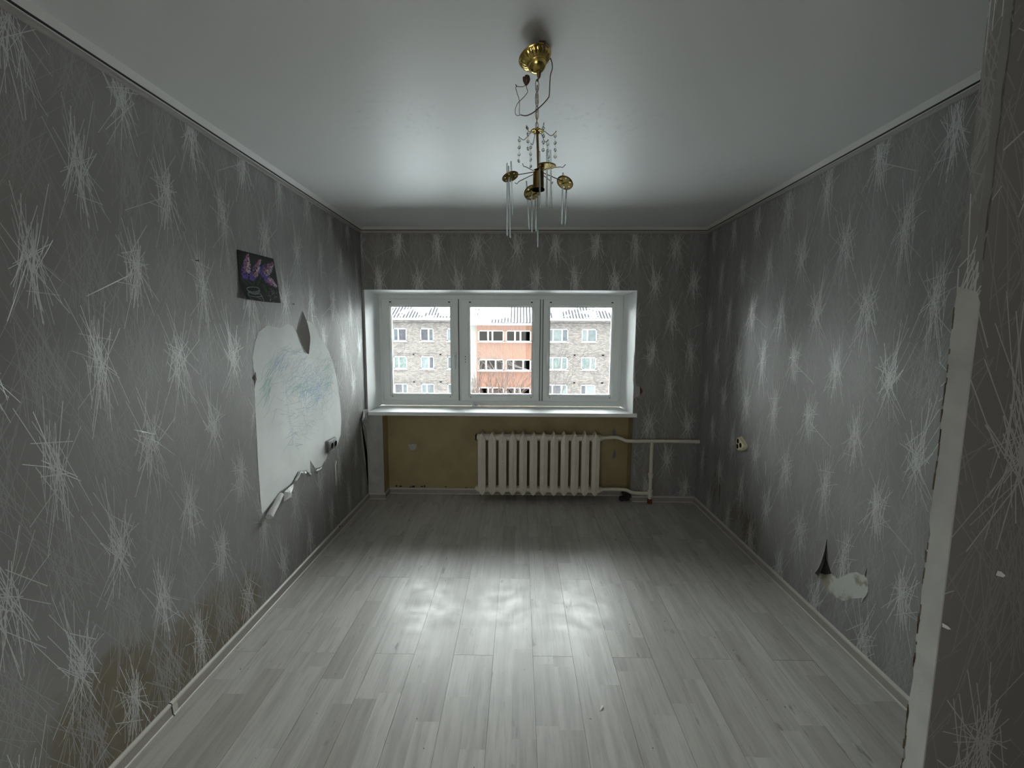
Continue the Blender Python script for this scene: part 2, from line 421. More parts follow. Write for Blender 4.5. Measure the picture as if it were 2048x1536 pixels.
def strokes(parent, org, U, N, rects, phase=(0, 0), flip=1):
    """org + U*u + Z*v, rects in (u0,u1,v0,v1)"""
    org, U, N = Vector(org), Vector(U), Vector(N); V = Vector((0, 0, 1)); mb = MB(); rr = random.Random(3)
    u0 = min(r[0] for r in rects); u1 = max(r[1] for r in rects); v1 = max(r[3] for r in rects)
    for j in range(-1, int(v1 / DYS) + 3):
        for i in range(int((u0 - phase[0]) / DXS) - 2, int((u1 - phase[0]) / DXS) + 3):
            for lay in (1, 0):
                su = phase[0] + (i + (.5 if (j + lay) % 2 else 0)) * DXS; sv = phase[1] + j * DYS + (0 if not lay else .02)
                pat = (FAINT if lay else STAR)[(i * 2 + j * 3) % 5]; hw = .0010; mi = lay
                for (a, b_, c_, d_) in pat:
                    for r in rects:
                        q = clip(su + a * flip, sv + b_, su + c_ * flip, sv + d_, r)
                        if not q: continue
                        p, e = Vector((q[0], q[1])), Vector((q[2], q[3])); t = (e - p).normalized(); n_ = Vector((-t.y, t.x)) * hw * rr.uniform(.75, 1.3)
                        h0 = rr.uniform(.00005, .0001) + (0 if lay else .0001); h1 = h0 + .00020
                        P = lambda w_, h_: org + U * w_.x + V * w_.y + N * h_
                        mb.add([P(p - n_, h0), P(p, h1), P(p + n_, h0), P(e - n_, h0), P(e, h1), P(e + n_, h0)], [(0, 3, 4, 1), (1, 4, 5, 2)], mi)
    me = bpy.data.meshes.new('wallpaper_strokes'); me.from_pydata(mb.v, [], mb.f); me.update()
    me.polygons.foreach_set('material_index', mb.mi)
    bmn = None
    o = link('wallpaper_strokes', me, [M['stroke'], M['stroke_faint']], parent, 'stuff'); return o
ZC = 2.452
strokes(wl, (XL, 0, 0), (0, 1, 0), (1, 0, 0), [(-4.9, -.002, .056, ZC)], (-.12, .19))
strokes(wr, (XR, 0, 0), (0, 1, 0), (-1, 0, 0), [(-4.9, -.002, .056, ZC)], (-.31, .12))
strokes(wb, (0, 0, 0), (1, 0, 0), (0, -1, 0), [(XL, XR, WZ1 + .002, ZC), (WX1 + .002, XR, NZ, WZ1 + .002), (NX1 + .02, XR, .056, NZ)], (-1.27, .115))

# partition stub at the right, close to the camera
PX0, PYf, PYb = .800, CAM.y + .802, CAM.y + .846
wn = MB().box(PX0, XR, PYf, PYb, -.009, H).build('wall_near', [M['paper']], kind='structure')
strokes(wn, (PX0, PYf, 0), (1, 0, 0), (0, -1, 0), [(.001, XR - PX0, .0, H)], (.10, .11))
strokes(wn, (PX0, PYf, 0), (0, 1, 0), (-1, 0, 0), [(.0, PYb - PYf, 1.64, H)], (.03, .34))
# bare plaster strip where the paper was pulled off the jamb
rj = random.Random(4); vs = []; zz = 1.648; up = []
zs = [1.648 - i * .02 for i in range(83)]
for i, z in enumerate(zs):
    z = max(z, .0)
    farj = PYb - .0005 - abs(rj.gauss(0, .0022)) - (.004 if rj.random() < .12 else 0)
    if i == 0: farj -= .004
    vs += [(PX0 - .0016, PYf - .0012 + (.006 if i == 0 else 0), z - (.02 if i == 0 else 0) * 0), (PX0 - .0016, farj, z + (.012 if i == 0 else 0))]
fs = [(2 * i, 2 * i + 1, 2 * i + 3, 2 * i + 2) for i in range(len(zs) - 1)]
n0 = len(vs); vs += [(PX0 + .001, v[1], v[2]) for v in vs]
fs += [(2 * i, 2 * i + 2, n0 + 2 * i + 2, n0 + 2 * i) for i in range(len(zs) - 1)] + [(2 * i + 1, n0 + 2 * i + 1, n0 + 2 * i + 3, 2 * i + 3) for i in range(len(zs) - 1)]
M['jamb'] = mat('jamb_plaster', (0.56, 0.57, 0.54), 0.85, col2=(0.44, 0.445, 0.43), vscale=12, bump=.5, bscale=160, dist=.001)
mesh('bare_jamb_strip', vs, fs, M['jamb'], wn)
# dark crack with crumbs along the far edge
mb = MB()
for i in range(60):
    z = rj.uniform(.25, 1.6); l = rj.uniform(.006, .03); yy = PYb - rj.uniform(.0, .004)
    mb.box(PX0 - .0022, PX0 + .001, yy - .0012, yy + .0008, z, z + l)
mb.build('plaster_crack', [M['rust'] if False else mat('crack_brown', (0.13, 0.105, 0.07), .9)], wn, 'stuff')
# lifted wallpaper edge on the upper part of the jamb
vs = []; n = 30
for i in range(n):
    z = 1.70 + i * (H - 1.70) / (n - 1) ; o_ = .0035 + .0015 * math.sin(i * .9)
    vs += [(PX0 - .0005, PYf + .016, z), (PX0 - .0022 - o_ * .2, PYf + .006, z), (PX0 - .003 - o_ * .5, PYf - .0015 - .001 * math.sin(i * 1.7), z)]
mesh('lifted_wallpaper_edge', vs, [(3 * i + j, 3 * i + j + 1, 3 * i + j + 4, 3 * i + j + 3) for i in range(n - 1) for j in (0, 1)], M['paper'], wn, smooth=True)
# torn crumbs of paper on the stub
def scrap(name, pts, m, parent, th=.0006):
    c = sum((Vector(p) for p in pts), Vector()) / len(pts)
    return mesh(name, [tuple(c)] + [tuple(p) for p in pts], [(0, i + 1, (i + 1) % len(pts) + 1) for i in range(len(pts))], m, parent)
pA = aY(1886, 1250, PYf)
scrap('torn_paper_crumb', [pA + Vector(q) for q in ((-.003, -.001, .005), (.002, -.006, .003), (.006, -.010, -.002), (.003, -.007, -.004), (-.002, -.001, -.003))], M['paper_back'], wn)
pA = aY(1995, 1147, PYf)
scrap('torn_paper_crumb', [pA + Vector(q) for q in ((-.002, -.001, .006), (.002, -.004, .006), (.005, -.009, .001), (.002, -.008, -.003), (-.006, -.003, -.002))], M['paper_back'], wn)

# ------------------------------------------------------------------ cornice and baseboards
cprof = [(0, 0), (.012, 0), (.0125, .006), (.009, .008), (.009, .016), (.0135, .018), (.0140, .0215), (.010, .0225), (.010, .0275), (.0165, .0285), (.040, .0480), (0, .048)]
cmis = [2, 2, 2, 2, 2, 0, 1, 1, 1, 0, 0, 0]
cms = [M['cornice'], M['groove'], M['cornice_low']]
MB().sweep(cprof, (XL, YB, ZC), (XL, 0, ZC), (1, 0, 0), mis=cmis, t1=-1).build('trim_1', cms, kind='structure')
MB().sweep(cprof, (XR, PYb, ZC), (XR, 0, ZC), (-1, 0, 0), mis=cmis, t1=-1).build('trim_2', cms, kind='structure')
MB().sweep(cprof, (XL, 0, ZC), (XR, 0, ZC), (0, -1, 0), mis=cmis, t0=1, t1=-1).build('trim_3', cms, kind='structure')
bprof = [(0, 0), (.0175, 0), (.018, .004), (.0135, .007), (.012, .028), (.0105, .042), (.0125, .046), (.0115, .053), (.006, .056), (0, .056)]
bmis = [1, 1, 1, 0, 0, 1, 1, 1, 1, 1]
bms = [M['base_wood'], M['base_bead']]
yc = aZ(352, 1432, 0).y
bl = MB().sweep(bprof, (XL, YB, 0), (XL, yc - .002, 0), (1, 0, 0), mis=bmis)
bl.sweep(bprof, (XL, yc + .0, 0), (XL, 0, 0), (1, 0, 0), mis=bmis, t1=-1)
bl = bl.build('baseboard_left', bms, kind='structure')
cl = MB().sweep([(d * 1.06 + (.0012 if d > 0 else 0), h * 1.02) for d, h in bprof], (XL, yc + .001, 0), (XL, yc + .026, 0), (1, 0, 0)).build('joint_clip', M['base_bead'], bl)
MB().sweep([(0, 0), (.0195, 0), (.0195, .004), (.0145, .008), (.012, .045), (.0135, .050), (.007, .0575), (0, .0575)], (XL, yc - .0022, 0), (XL, yc + .001, 0), (1, 0, 0)).build('joint_gap', M['dark'], bl)
br = MB().sweep(bprof, (XR, PYb + .0, 0), (XR, 0, 0), (-1, 0, 0), mis=bmis, t1=-1).build('baseboard_right', bms, kind='structure')
bb = MB()
bb.sweep(bprof, (XL, 0, 0), (NX0, 0, 0), (0, -1, 0), mis=bmis, t0=1, t1=1)
bb.sweep(bprof, (NX0, 0, 0), (NX0, ND, 0), (1, 0, 0), mis=bmis, t0=-1, t1=-1)
bb.sweep(bprof, (NX0, ND, 0), (NX1, ND, 0), (0, -1, 0), mis=bmis, t0=1, t1=-1)
bb.sweep(bprof, (NX1 + .02, 0, 0), (XR, 0, 0), (0, -1, 0), mis=bmis, t1=-1)
bb = bb.build('baseboard_back', bms, kind='structure')
nl = aX(679, 1053, XL + .013)
MB().lathe([(.0, 0), (.006, .0), (.006, .003), (0, .004)], (XL + .012, nl.y, nl.z), (1, 0, 0), 10).build('screw_hole', M['black'], bl)

# ------------------------------------------------------------------ window
win = bpy.data.objects.new('window_1', None); COL.objects.link(win); win['kind'] = 'structure'
WY = .35
FX0, FX1, FZ0, FZ1 = -1.390, 1.010, .848, 1.942
def quad(mb, a, b_, c_, d_, mi=0): mb.add([a, b_, c_, d_], [(0, 1, 2, 3)], mi)
rv = MB()
ys = (-.0015, WY + .01)
O = [(WX0, WZ0 - .0), (WX1, WZ0 - .0), (WX1, WZ1), (WX0, WZ1)]; I = [(FX0, FZ0), (FX1, FZ0), (FX1, FZ1), (FX0, FZ1)]
for i in (1, 2, 3):
    j = (i + 1) % 4
    quad(rv, (O[i][0], ys[0], O[i][1]), (O[j][0], ys[0], O[j][1]), (I[j][0], ys[1], I[j][1]), (I[i][0], ys[1], I[i][1]))
# thin corner bead around the opening
for (x_, s_) in ((WX0, 1), (WX1, -1)):
    rv.box(min(x_, x_ + s_ * -.004), max(x_, x_ + s_ * -.004), -.0025, .002, WZ0, WZ1 + .004)
rv.box(WX0 - .004, WX1 + .004, -.0025, .002, WZ1, WZ1 + .004)
rv.build('reveal', M['reveal'], win, fix=False)
# sill board with rounded nose and white end cap
sp = [(0, 0), (.385, 0), (.389, -.004), (.390, -.028), (.386, -.034), (.372, -.034), (.371, -.022), (0, -.022)]
sl = MB().sweep(sp, (WX0 + .012 - .0, WY + .01, .843), (1.078, WY + .01, .843), (0, -1, 0)).build('window_sill', M['sill'], win)
sl2 = MB()
for xx in (1.078, WX0 + .010): sl2.sweep([(.32, .0015), (.391, .0015), (.3925, -.030), (.386, -.0355), (.32, -.0355)], (xx - .001, WY + .01, .843), (xx + .003, WY + .01, .843), (0, -1, 0))
sl2.build('sill_end_cap', M['white'], win)
def rectframe(mb, x0, x1, z0, z1, prof, mi=0):
    L = []
    for ins, y in prof: L.append([(x0 + ins, y, z0 + ins), (x1 - ins, y, z0 + ins), (x1 - ins, y, z1 - ins), (x0 + ins, y, z1 - ins)])
    vs = [v for q in L for v in q]; n = len(L); fs = []
    for i in range(n):
        j = (i + 1) % n
        for k_ in range(4): k2 = (k_ + 1) % 4; fs.append((i * 4 + k_, i * 4 + k2, j * 4 + k2, j * 4 + k_))
    mb.add(vs, fs, mi)
# fixed frame: outer profile and two mullions
fr = MB(); rectframe(fr, FX0, FX1, FZ0, FZ1, [(0, WY + .07), (0, WY), (.003, WY - .002), (.046, WY - .002), (.048, WY), (.048, WY + .07)])
SX = [(-1.358, -.607), (-.578, .197), (.232, .984)]; SZ = (.899, 1.904)
GX = [(-1.275, -.686), (-.492, .122), (.297, .903)]; GZ = (.966, 1.829)
for a_, b_ in ((SX[0][1] - .03, SX[1][0] + .03), (SX[1][1] - .03, SX[2][0] + .03)):
    fr.box(a_, b_, WY - .001, WY + .07, FZ0 + .04, FZ1 - .04)
rectframe(fr, FX0, FX1, FZ0, FZ1, [(.044, WY + .001), (.062, WY + .001), (.062, WY + .03), (.044, WY + .03)])
fr.build('window_frame', M['white'], win)
M['gasket'] = mat('gasket_and_gap_shade', (.03, .03, .03), .6)
for i in range(3):
    (a, c_), (g0, g1) = SX[i], GX[i]; s_ = MB()
    fy = WY - .018
    L = []
    prof = [(0, 0, WY - .003), (0, 0, fy + .004), (.004, .004, fy), (-.020, -.020, fy), (-.014, -.014, fy + .009), (-.001, -.001, fy + .012), (0, 0, fy + .03), (0, 0, WY + .05)]
    vs = []
    for q, (ix, iz, y) in enumerate(prof):
        if q < 3: X0, X1, Z0, Z1 = a + ix, c_ - ix, SZ[0] + iz, SZ[1] - iz
        else: X0, X1, Z0, Z1 = g0 + ix, g1 - ix, GZ[0] + iz, GZ[1] - iz
        vs += [(X0, y, Z0), (X1, y, Z0), (X1, y, Z1), (X0, y, Z1)]
    n = len(prof); fs = [(q * 4 + k_, q * 4 + (k_ + 1) % 4, ((q + 1) % n) * 4 + (k_ + 1) % 4, ((q + 1) % n) * 4 + k_) for q in range(n) for k_ in range(4)]
    s_.add(vs, fs); so = s_.build('sash', M['white'], win)
    MB().box(g0 - .002, g1 + .002, fy + .034, fy + .038, GZ[0] - .002, GZ[1] + .002).build('pane', M['pane'], so)
    gk = MB(); rectframe(gk, g0 - .0008, g1 + .0008, GZ[0] - .0008, GZ[1] + .0008, [(0, fy + .026), (.0035, fy + .026), (.0035, fy + .033), (0, fy + .033)])
    gk.build('gasket', M['gasket'], so)
    cl = MB()   # leftover blind brackets on the corners
    for gx in (g0 + .005, g1 - .005):
        cl.bbox(gx - .012, gx + .012, fy - .012, fy + .001, GZ[1] + .028, GZ[1] + .052, .002)
        cl.bbox(gx - .003, gx + .003, fy - .005, fy + .001, GZ[0] - .036, GZ[0] - .020, .001)
    cl.build('blind_bracket', M['white'], so, smooth=True)
    dk = MB()
    for gx in (g0 + .005, g1 - .005):
        dk.box(gx - .010, gx + .008, fy - .0135, fy - .011, GZ[1] + .038, GZ[1] + .048)
        dk.box(gx - .0035, gx + .0035, fy - .006, fy - .004, GZ[0] - .033, GZ[0] - .023)
    dk.build('bracket_slot', M['dark'], so)
    if i != 1:   # lever handle
        hx = (c_ - .030) if i == 0 else (a + .030)
        hz = aY(909, 712, WY).z
        hb = MB().bbox(hx - .016, hx + .016, fy - .012, fy + .001, hz - .035, hz + .035, .004).build('handle_plate', M['white'], so, smooth=True)
        hh = MB().tube([(hx, fy - .008, hz), (hx, fy - .036, hz), (hx, fy - .042, hz - .006), (hx, fy - .046, hz - .03), (hx, fy - .048, hz - .085), (hx, fy - .046, hz - .128)], [.010, .010, .0115, .012, .0115, .008], 12).build('lever', M['white'], so, smooth=True)
    else:
        ho = MB()
        for z_ in (713.3, 718.8, 724.2):
            p = aY(930.8, z_, fy); ho.lathe([(0, 0), (.0048, 0), (.0048, .0006), (0, .0006)], (p.x, fy - .0004, p.z), (0, -1, 0), 14)
        ho.build('handle_hole', M['black'], so)
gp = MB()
for x_, w_ in ((SX[0][1] + .0015, .006), (SX[1][1] + .0015, .006), (SX[2][0] - .0075, .006)): gp.box(x_, x_ + w_, WY - .0035, WY, SZ[0], SZ[1])  # dark strips put in for the shade the sash edges cast
gp.build('sash_gap_shade', M['gasket'], win)
hg = MB()
for (x_, z_) in ((SX[0][0] - .012, SZ[1] - .045), (SX[0][0] - .012, SZ[0] + .045), (SX[2][1] + .012, SZ[1] - .045), (SX[2][1] + .012, SZ[0] + .05), (SX[1][1] + .0175, SZ[1] - .05), (SX[1][1] + .0175, SZ[0] + .05)):
    hg.tube([(x_, WY - .012, z_ - .045), (x_, WY - .012, z_ + .045)], .0068, 12)
    hg.box(x_ - .004, x_ + .004, WY - .012, WY + .001, z_ - .04, z_ + .04)
hg.build('hinge', M['white'], win, smooth=True)

# loose handle lying on the sill
hp = aZ(949, 812.5, .8435)
lh = empty('window_handle', (hp.x, hp.y, .8435), 'loose white plastic window handle lying on the sill below the middle sash', 'handle')
kid(MB().bbox(hp.x - .024, hp.x + .034, hp.y - .014, hp.y + .014, .8435, .8535, .004).build('base_plate', M['white'], smooth=True), lh)
kid(MB().tube([(hp.x - .006, hp.y, .850), (hp.x - .006, hp.y, .872), (hp.x + .012, hp.y - .006, .8765), (hp.x + .05, hp.y - .012, .868), (hp.x + .10, hp.y - .02, .856)], [.010, .0105, .0105, .0095, .006], 12).build('lever', M['white'], smooth=True), lh)

# ------------------------------------------------------------------ left wall: torn patch with crayon drawing, curls
def polywall(name, pxs, X, sgn, m, parent, lift=.0011, jit=0, seed=1, conv=aX, th=.0011):
    rr = random.Random(seed); pts = [conv(a, b_, X) for a, b_ in pxs]
    if jit:
        out = []
        for i, p in enumerate(pts):
            q = pts[(i + 1) % len(pts)]; n = max(1, int((q - p).length / .02))
            for j in range(n):
                v = p.lerp(q, j / n); o = Vector((0, rr.gauss(0, jit), rr.gauss(0, jit)))
                if conv is aY: o = Vector((o.y, 0, o.z))
                out.append(v + o)
        pts = out
    N = Vector((sgn, 0, 0)) if conv is aX else Vector((0, -1, 0))
    bm = bmesh.new(); vv = [bm.verts.new(p + N * lift) for p in pts]; f = bm.faces.new(vv)
    ex = bmesh.ops.extrude_face_region(bm, geom=[f]); 
    for v in ex['geom']:
        if isinstance(v, bmesh.types.BMVert): v.co -= N * th
    bmesh.ops.triangulate(bm, faces=bm.faces[:]); bmesh.ops.recalc_face_normals(bm, faces=bm.faces[:])
    me = bpy.data.meshes.new(name); bm.to_mesh(me); bm.free()
    return link(name, me, m, parent)
def c8(l): return [(460 + x / 3.339, 600 + y / 3.339) for x, y in l]
torn = c8([(190, 215), (245, 172), (272, 175), (300, 184), (330, 186), (350, 178), (370, 162), (390, 160), (420, 178), (442, 215), (455, 262), (478, 318), (490, 350), (518, 360), (512, 300), (505, 210),
    (502, 150), (520, 137), (560, 165), (580, 200), (597, 245), (630, 290), (660, 345), (690, 430), (710, 520), (722, 600), (735, 700), (742, 800), (738, 900), (715, 970), (690, 1000), (655, 1020), (640, 1062), (608, 1112),
    (570, 1122), (548, 1090), (532, 1066), (537, 1172), (505, 1133), (450, 1142), (410, 1222), (395, 1235), (330, 1280), (214, 1430), (205, 1350), (190, 1150), (172, 800), (162, 600), (172, 520), (155, 450), (150, 380), (165, 290)])
patch = polywall('torn_wallpaper_patch', torn, XL, 1, M['plaster_bright'], wl, .0011, .0012)
# dark gap at the left edge of the patch
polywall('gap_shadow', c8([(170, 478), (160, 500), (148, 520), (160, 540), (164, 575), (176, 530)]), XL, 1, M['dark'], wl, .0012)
# rim of torn backing paper
rim = MB(); rr = random.Random(9)
tp = [aX(a, b_, XL) for a, b_ in torn]
for i, p in enumerate(tp):
    q = tp[(i + 1) % len(tp)]; n = max(1, int((q - p).length / .012))
    for j in range(n):
        a_, c_ = p.lerp(q, j / n), p.lerp(q, (j + 1) / n); wdt = rr.uniform(.0008, .0028)
        d = (c_ - a_).normalized(); o = Vector((0, -d.z, d.y)) * wdt
        rim.add([a_ + Vector((.0014, 0, 0)) + o, c_ + Vector((.0014, 0, 0)) + o, c_ + Vector((.0012, 0, 0)) - o * .3, a_ + Vector((.0012, 0, 0)) - o * .3], [(0, 1, 2, 3)])
rim.build('torn_edge', M['paper_back'], wl, 'stuff', fix=False)
# crayon scribbles: thin waxy ribbons
CR = [mat('crayon_blue', (.27, .42, .56), .6), mat('crayon_green', (.27, .47, .42), .6), mat('crayon_grey_blue', (.40, .46, .52), .6), mat('crayon_pale', (.50, .58, .62), .6)]
cr = MB(); rc = random.Random(21)
def ribbon(pts, w_, mi):
    P = [aX(a, b_, XL) for a, b_ in pts]
    for p, q in zip(P[:-1], P[1:]):
        if (q - p).length < 1e-5: continue
        d = (q - p).normalized(); o = Vector((0, -d.z, d.y)) * w_ / 2; h = Vector((.00135 + rc.uniform(0, .0001), 0, 0))
        cr.add([p + o + h, q + o + h, q - o + h, p - o + h], [(0, 1, 2, 3)], mi)
def scrib(cx, cy, rx, ry, n, ang, ln, w_, mi, spread=18):
    for _ in range(n):
        a = rc.gauss(0, .45) * rx + cx; b_ = rc.gauss(0, .45) * ry + cy; th = math.radians(ang + rc.gauss(0, spread)); L_ = ln * rc.uniform(.5, 1.3); cv = rc.gauss(0, .25)
        pts = []
        for t in (-.5, -.25, 0, .25, .5):
            tt = th + cv * t; pts.append((a + math.cos(tt) * L_ * t, b_ - math.sin(tt) * L_ * t))
        pts = c8(pts); ribbon(pts, w_, mi)
scrib(430, 480, 190, 120, 90, 62, 85, .0014, 2, 35); scrib(560, 560, 120, 160, 110, 70, 90, .0016, 0, 25)
scrib(255, 560, 45, 130, 34, 66, 110, .0018, 1, 8); scrib(320, 420, 60, 60, 30, 62, 90, .0018, 0, 10); scrib(470, 580, 90, 70, 45, 60, 80, .0016, 1, 25)
scrib(660, 520, 40, 110, 45, 65, 70, .0016, 1, 25); scrib(480, 760, 150, 110, 70, 20, 55, .0013, 2, 40); scrib(560, 640, 110, 90, 60, 75, 90, .0015, 0, 20)
scrib(400, 340, 120, 30, 26, 15, 90, .0013, 2, 25); scrib(640, 420, 60, 50, 26, 45, 60, .0013, 2, 30); scrib(500, 880, 110, 90, 26, -15, 50, .0013, 2, 50); scrib(560, 320, 90, 70, 16, 20, 50, .0012, 3, 50); scrib(500, 560, 190, 150, 120, 60, 60, .0022, 3, 40)
for pts in ([(372, 560), (375, 640), (390, 760), (408, 860), (420, 965), (385, 970)], [(355, 1010), (430, 900), (445, 880), (370, 925)], [(385, 905), (420, 860), (415, 960)], [(490, 750), (510, 850), (515, 860)], [(255, 505), (215, 590), (260, 515), (222, 610), (270, 530), (228, 640), (268, 600), (220, 720), (262, 640), (238, 735)],
            [(330, 400), (270, 490), (325, 420), (280, 500)], [(290, 745), (310, 725), (278, 822)], [(440, 960), (485, 965), (437, 975), (460, 1000)], [(390, 545), (430, 510), (500, 520), (520, 580), (500, 660)], [(375, 600), (380, 650), (410, 685)]):
    ribbon(c8(pts), .0019, 1 if pts[0][0] == 255 else 0)
cr.build('crayon_scribble', CR, wl, 'stuff', fix=False)
# hanging wallpaper tongue
def sheet(name, f, nu, nv, m, parent, solid=.0005):
    vs = [f(i / nu, j / nv) for j in range(nv + 1) for i in range(nu + 1)]
    fs = [(j * (nu + 1) + i, j * (nu + 1) + i + 1, (j + 1) * (nu + 1) + i + 1, (j + 1) * (nu + 1) + i) for j in range(nv) for i in range(nu)]
    o = mesh(name, vs, fs, m, parent, smooth=True)
    return o
La = [aX(*q, XL) for q in c8([(482, 76), (462, 150), (442, 206), (468, 280), (490, 330), (510, 356)])]
Ra = [aX(*q, XL) for q in c8([(484, 76), (493, 120), (500, 160), (505, 220), (512, 300), (518, 362)])]
def tongue(u, v):
    t = v * 5; i = min(4, int(t)); f = t - i; a = La[i].lerp(La[i + 1], f); b_ = Ra[i].lerp(Ra[i + 1], f); p = a.lerp(b_, u)
    return p + Vector((.0025 + .026 * min(1, v * 1.6) * u ** 1.3 * (1.0 - .75 * max(0, v - .7) / .3), 0, 0))
sheet('hanging_paper_tongue', tongue, 8, 20, mat('limp_paper', (.19, .18, .17), .8, spec=.15), wl)
pe = []
for i in range(21):
    v = i / 20; pe.append(tongue(0, v) + Vector((.0004, -.0004, 0)))
MB().tube(pe, .0011, 5).build('torn_edge', M['paper_back'], wl)
# rolled-down strips at the bottom of the patch
def c2p(x, y): return (515 + x / 10.594, 900 + y / 10.594)
def roll(a, b_, ra, rb_, turns, name, start=0.0, taper=0.0):
    A, B = aX(*c2p(*a), XL), aX(*c2p(*b_), XL); ax = (B - A); L_ = ax.length; ax.normalize()
    out = Vector((1, 0, 0)); dn = ax.cross(out); dn.normalize()
    if dn.z > 0: dn = -dn
    def f(u, v):
        r = ra + (rb_ - ra) * v; th = start + turns * 2 * math.pi * u; rr_ = r * (1 - .22 * u)
        c = A + ax * (L_ * v) + out * (r + .001) + dn * r * .2
        return c + (-out * math.cos(th) + dn * math.sin(th)) * rr_ + Vector((0, 0, .002 * math.sin(v * 9)))
    return sheet(name, f, 26, 14, M['paper_back'], wl)
roll((150, 1400), (440, 930), .0235, .017, .86, 'paper_roll', 0)
roll((770, 650), (870, 470), .010, .009, .8, 'paper_roll')
roll((1230, 440), (1350, 375), .007, .004, .9, 'paper_roll')
roll((1100, 520), (1060, 470), .008, .003, .7, 'paper_roll')
cp = [aX(*c2p(*q), XL) for q in ((480, 880), (560, 810), (740, 715), (740, 760), (660, 870), (620, 960), (590, 1080), (540, 1110), (490, 1090))]
rr = random.Random(2)
cv = []
for i, p in enumerate(cp): cv.append(p + Vector((.006 + .02 * rr.random(), 0, 0)))
c0 = sum(cv, Vector()) / len(cv) + Vector((.014, 0, 0))
mid = [((c0 + v) / 2 + Vector((rr.uniform(-.010, .012), 0, 0))) for v in cv]
n = len(cv); mesh('crumpled_paper', [c0] + mid + cv, [(0, 1 + i, 1 + (i + 1) % n) for i in range(n)] + [(1 + i, 1 + n + i, 1 + n + (i + 1) % n, 1 + (i + 1) % n) for i in range(n)], M['paper_back'], wl)
fp = [aX(*c2p(*q), XL) for q in ((830, 455), (1010, 412), (1022, 450), (990, 500), (950, 520), (900, 480))]
scrap('crumpled_paper', [p + Vector((.004 + .012 * (i % 2), 0, 0)) for i, p in enumerate(fp)], M['paper_back'], wl)
polywall('torn_slit', [c2p(*q) for q in ((1660, 210), (1678, 250), (1660, 330), (1672, 600), (1668, 760), (1650, 600), (1636, 320))], XL, 1, M['paper_back'], wl, .0016)
polywall('torn_slit', [c2p(*q) for q in ((1440, 225), (1415, 270), (1425, 240))], XL, 1, M['paper_back'], wl, .0016)
# bare plaster on the left wall beside the window pier, and the loose scrap at the sill corner
def c9(l): return [(700 + x / 5.689, 820 + y / 5.689) for x, y in l]
yE = 0.0
ptsL = [aX(*q, XL) for q in c9([(122, 90), (120, 150), (124, 260), (134, 400), (150, 540), (172, 640), (198, 700)])]
ptsL = [(min(p.y, -.002), p.z) for p in ptsL]
pl = [(y_, z_) for y_, z_ in ptsL] + [(-.004, .45), (-.003, .2), (-.003, .06), (-.0005, .06), (-.0005, ptsL[0][1])]
bm = bmesh.new(); f = bm.faces.new([bm.verts.new((XL + .0012, y_, z_)) for y_, z_ in pl]); bmesh.ops.triangulate(bm, faces=[f]); me = bpy.data.meshes.new('bare_plaster'); bm.to_mesh(me); bm.free(); link('bare_plaster', me, M['plaster'], wl)
sc = c9([(150, -5), (180, -15), (205, 30), (218, 75), (205, 110), (195, 165), (163, 197), (135, 160), (112, 120), (125, 60)])
sp_ = [aX(*q, XL) for q in sc]; sv = [Vector((XL + .004 + .02 * abs(math.sin(i * 1.3)), min(p.y, -.012), p.z)) for i, p in enumerate(sp_)]
scr = scrap('wallpaper_scrap', sv, mat('crinkled_paper', (.50, .51, .50), .4, bump=.9, bscale=60, dist=.004), wl)

# right wall: peeled hole and lifted tear
def c4(l): return [(1580 + x / 7.314, 1040 + y / 7.314) for x, y in l]
hole = [(435, 770), (520, 775), (600, 780), (690, 860), (740, 850), (800, 815), (880, 770), (980, 765), (1040, 800), (1100, 810), (1140, 880), (1155, 950), (1140, 1040), (1070, 1135), (900, 1150), (780, 1187), (650, 1120), (560, 1040), (480, 940), (440, 840)]
hm = mat('patch_putty', (0.44, 0.45, 0.42), .8, bump=.4, bscale=100, dist=.001)
k = NB(hm); pos = k.n('NewGeometry').outputs['Position']
k.l(k.mix(k.ramp(k.noise(pos, 11, 5, .6), .5, .6), (0.47, 0.48, 0.45), (0.27, 0.25, 0.19)), k.b.inputs['Base Color'])
polywall('peeled_hole', c4(hole), XR, -1, hm, wr, .0011, .0008, 6)
polywall('dark_tear', c4([(532, 285), (541, 285), (536, 430), (532, 560), (560, 660), (605, 785), (520, 800), (440, 775), (480, 690), (508, 600), (524, 440)]), XR, -1, M['dark'], wr, .0013)
Lr = [aX(*q, XR) for q in c4([(380, 300), (380, 480), (360, 640), (340, 760), (400, 840)])]
Rr = [aX(*q, XR) for q in c4([(533, 290), (527, 440), (515, 560), (484, 690), (436, 775)])]
def lift(u, v):
    t = v * 4; i = min(3, int(t)); f = t - i; a = Lr[i].lerp(Lr[i + 1], f); b_ = Rr[i].lerp(Rr[i + 1], f); p = a.lerp(b_, u); return p + Vector((-.0009 - .028 * v * u ** 2.2, 0, 0))
sheet('lifted_paper', lift, 8, 12, M['paper_right'], wr)
MB().tube([lift(1, i / 14) for i in range(15)], .0009, 5).build('torn_edge', M['paper_back'], wr)
polywall('dark_tear', c4([(1128, 705), (1118, 780), (1104, 850), (1098, 810), (1112, 750)]), XR, -1, M['dark'], wr, .0013)
ed = [aX(*q, XR) for q in c4([(1140, 1040), (1125, 1090), (1070, 1150), (1055, 1205)])]
MB().tube([p + Vector((-.002, 0, 0)) for p in ed], [.001, .0018, .0015, .0008], 5).build('torn_edge', M['paper_back'], wr)
sl_ = [aX(*q, XR) for q in ((1531, 921), (1532.5, 930), (1532, 945), (1531.6, 953))]
MB().tube([p + Vector((-.001, 0, 0)) for p in sl_], [.003, .003, .0025, .001], 6).build('torn_slit', M['paper_back'], wr)
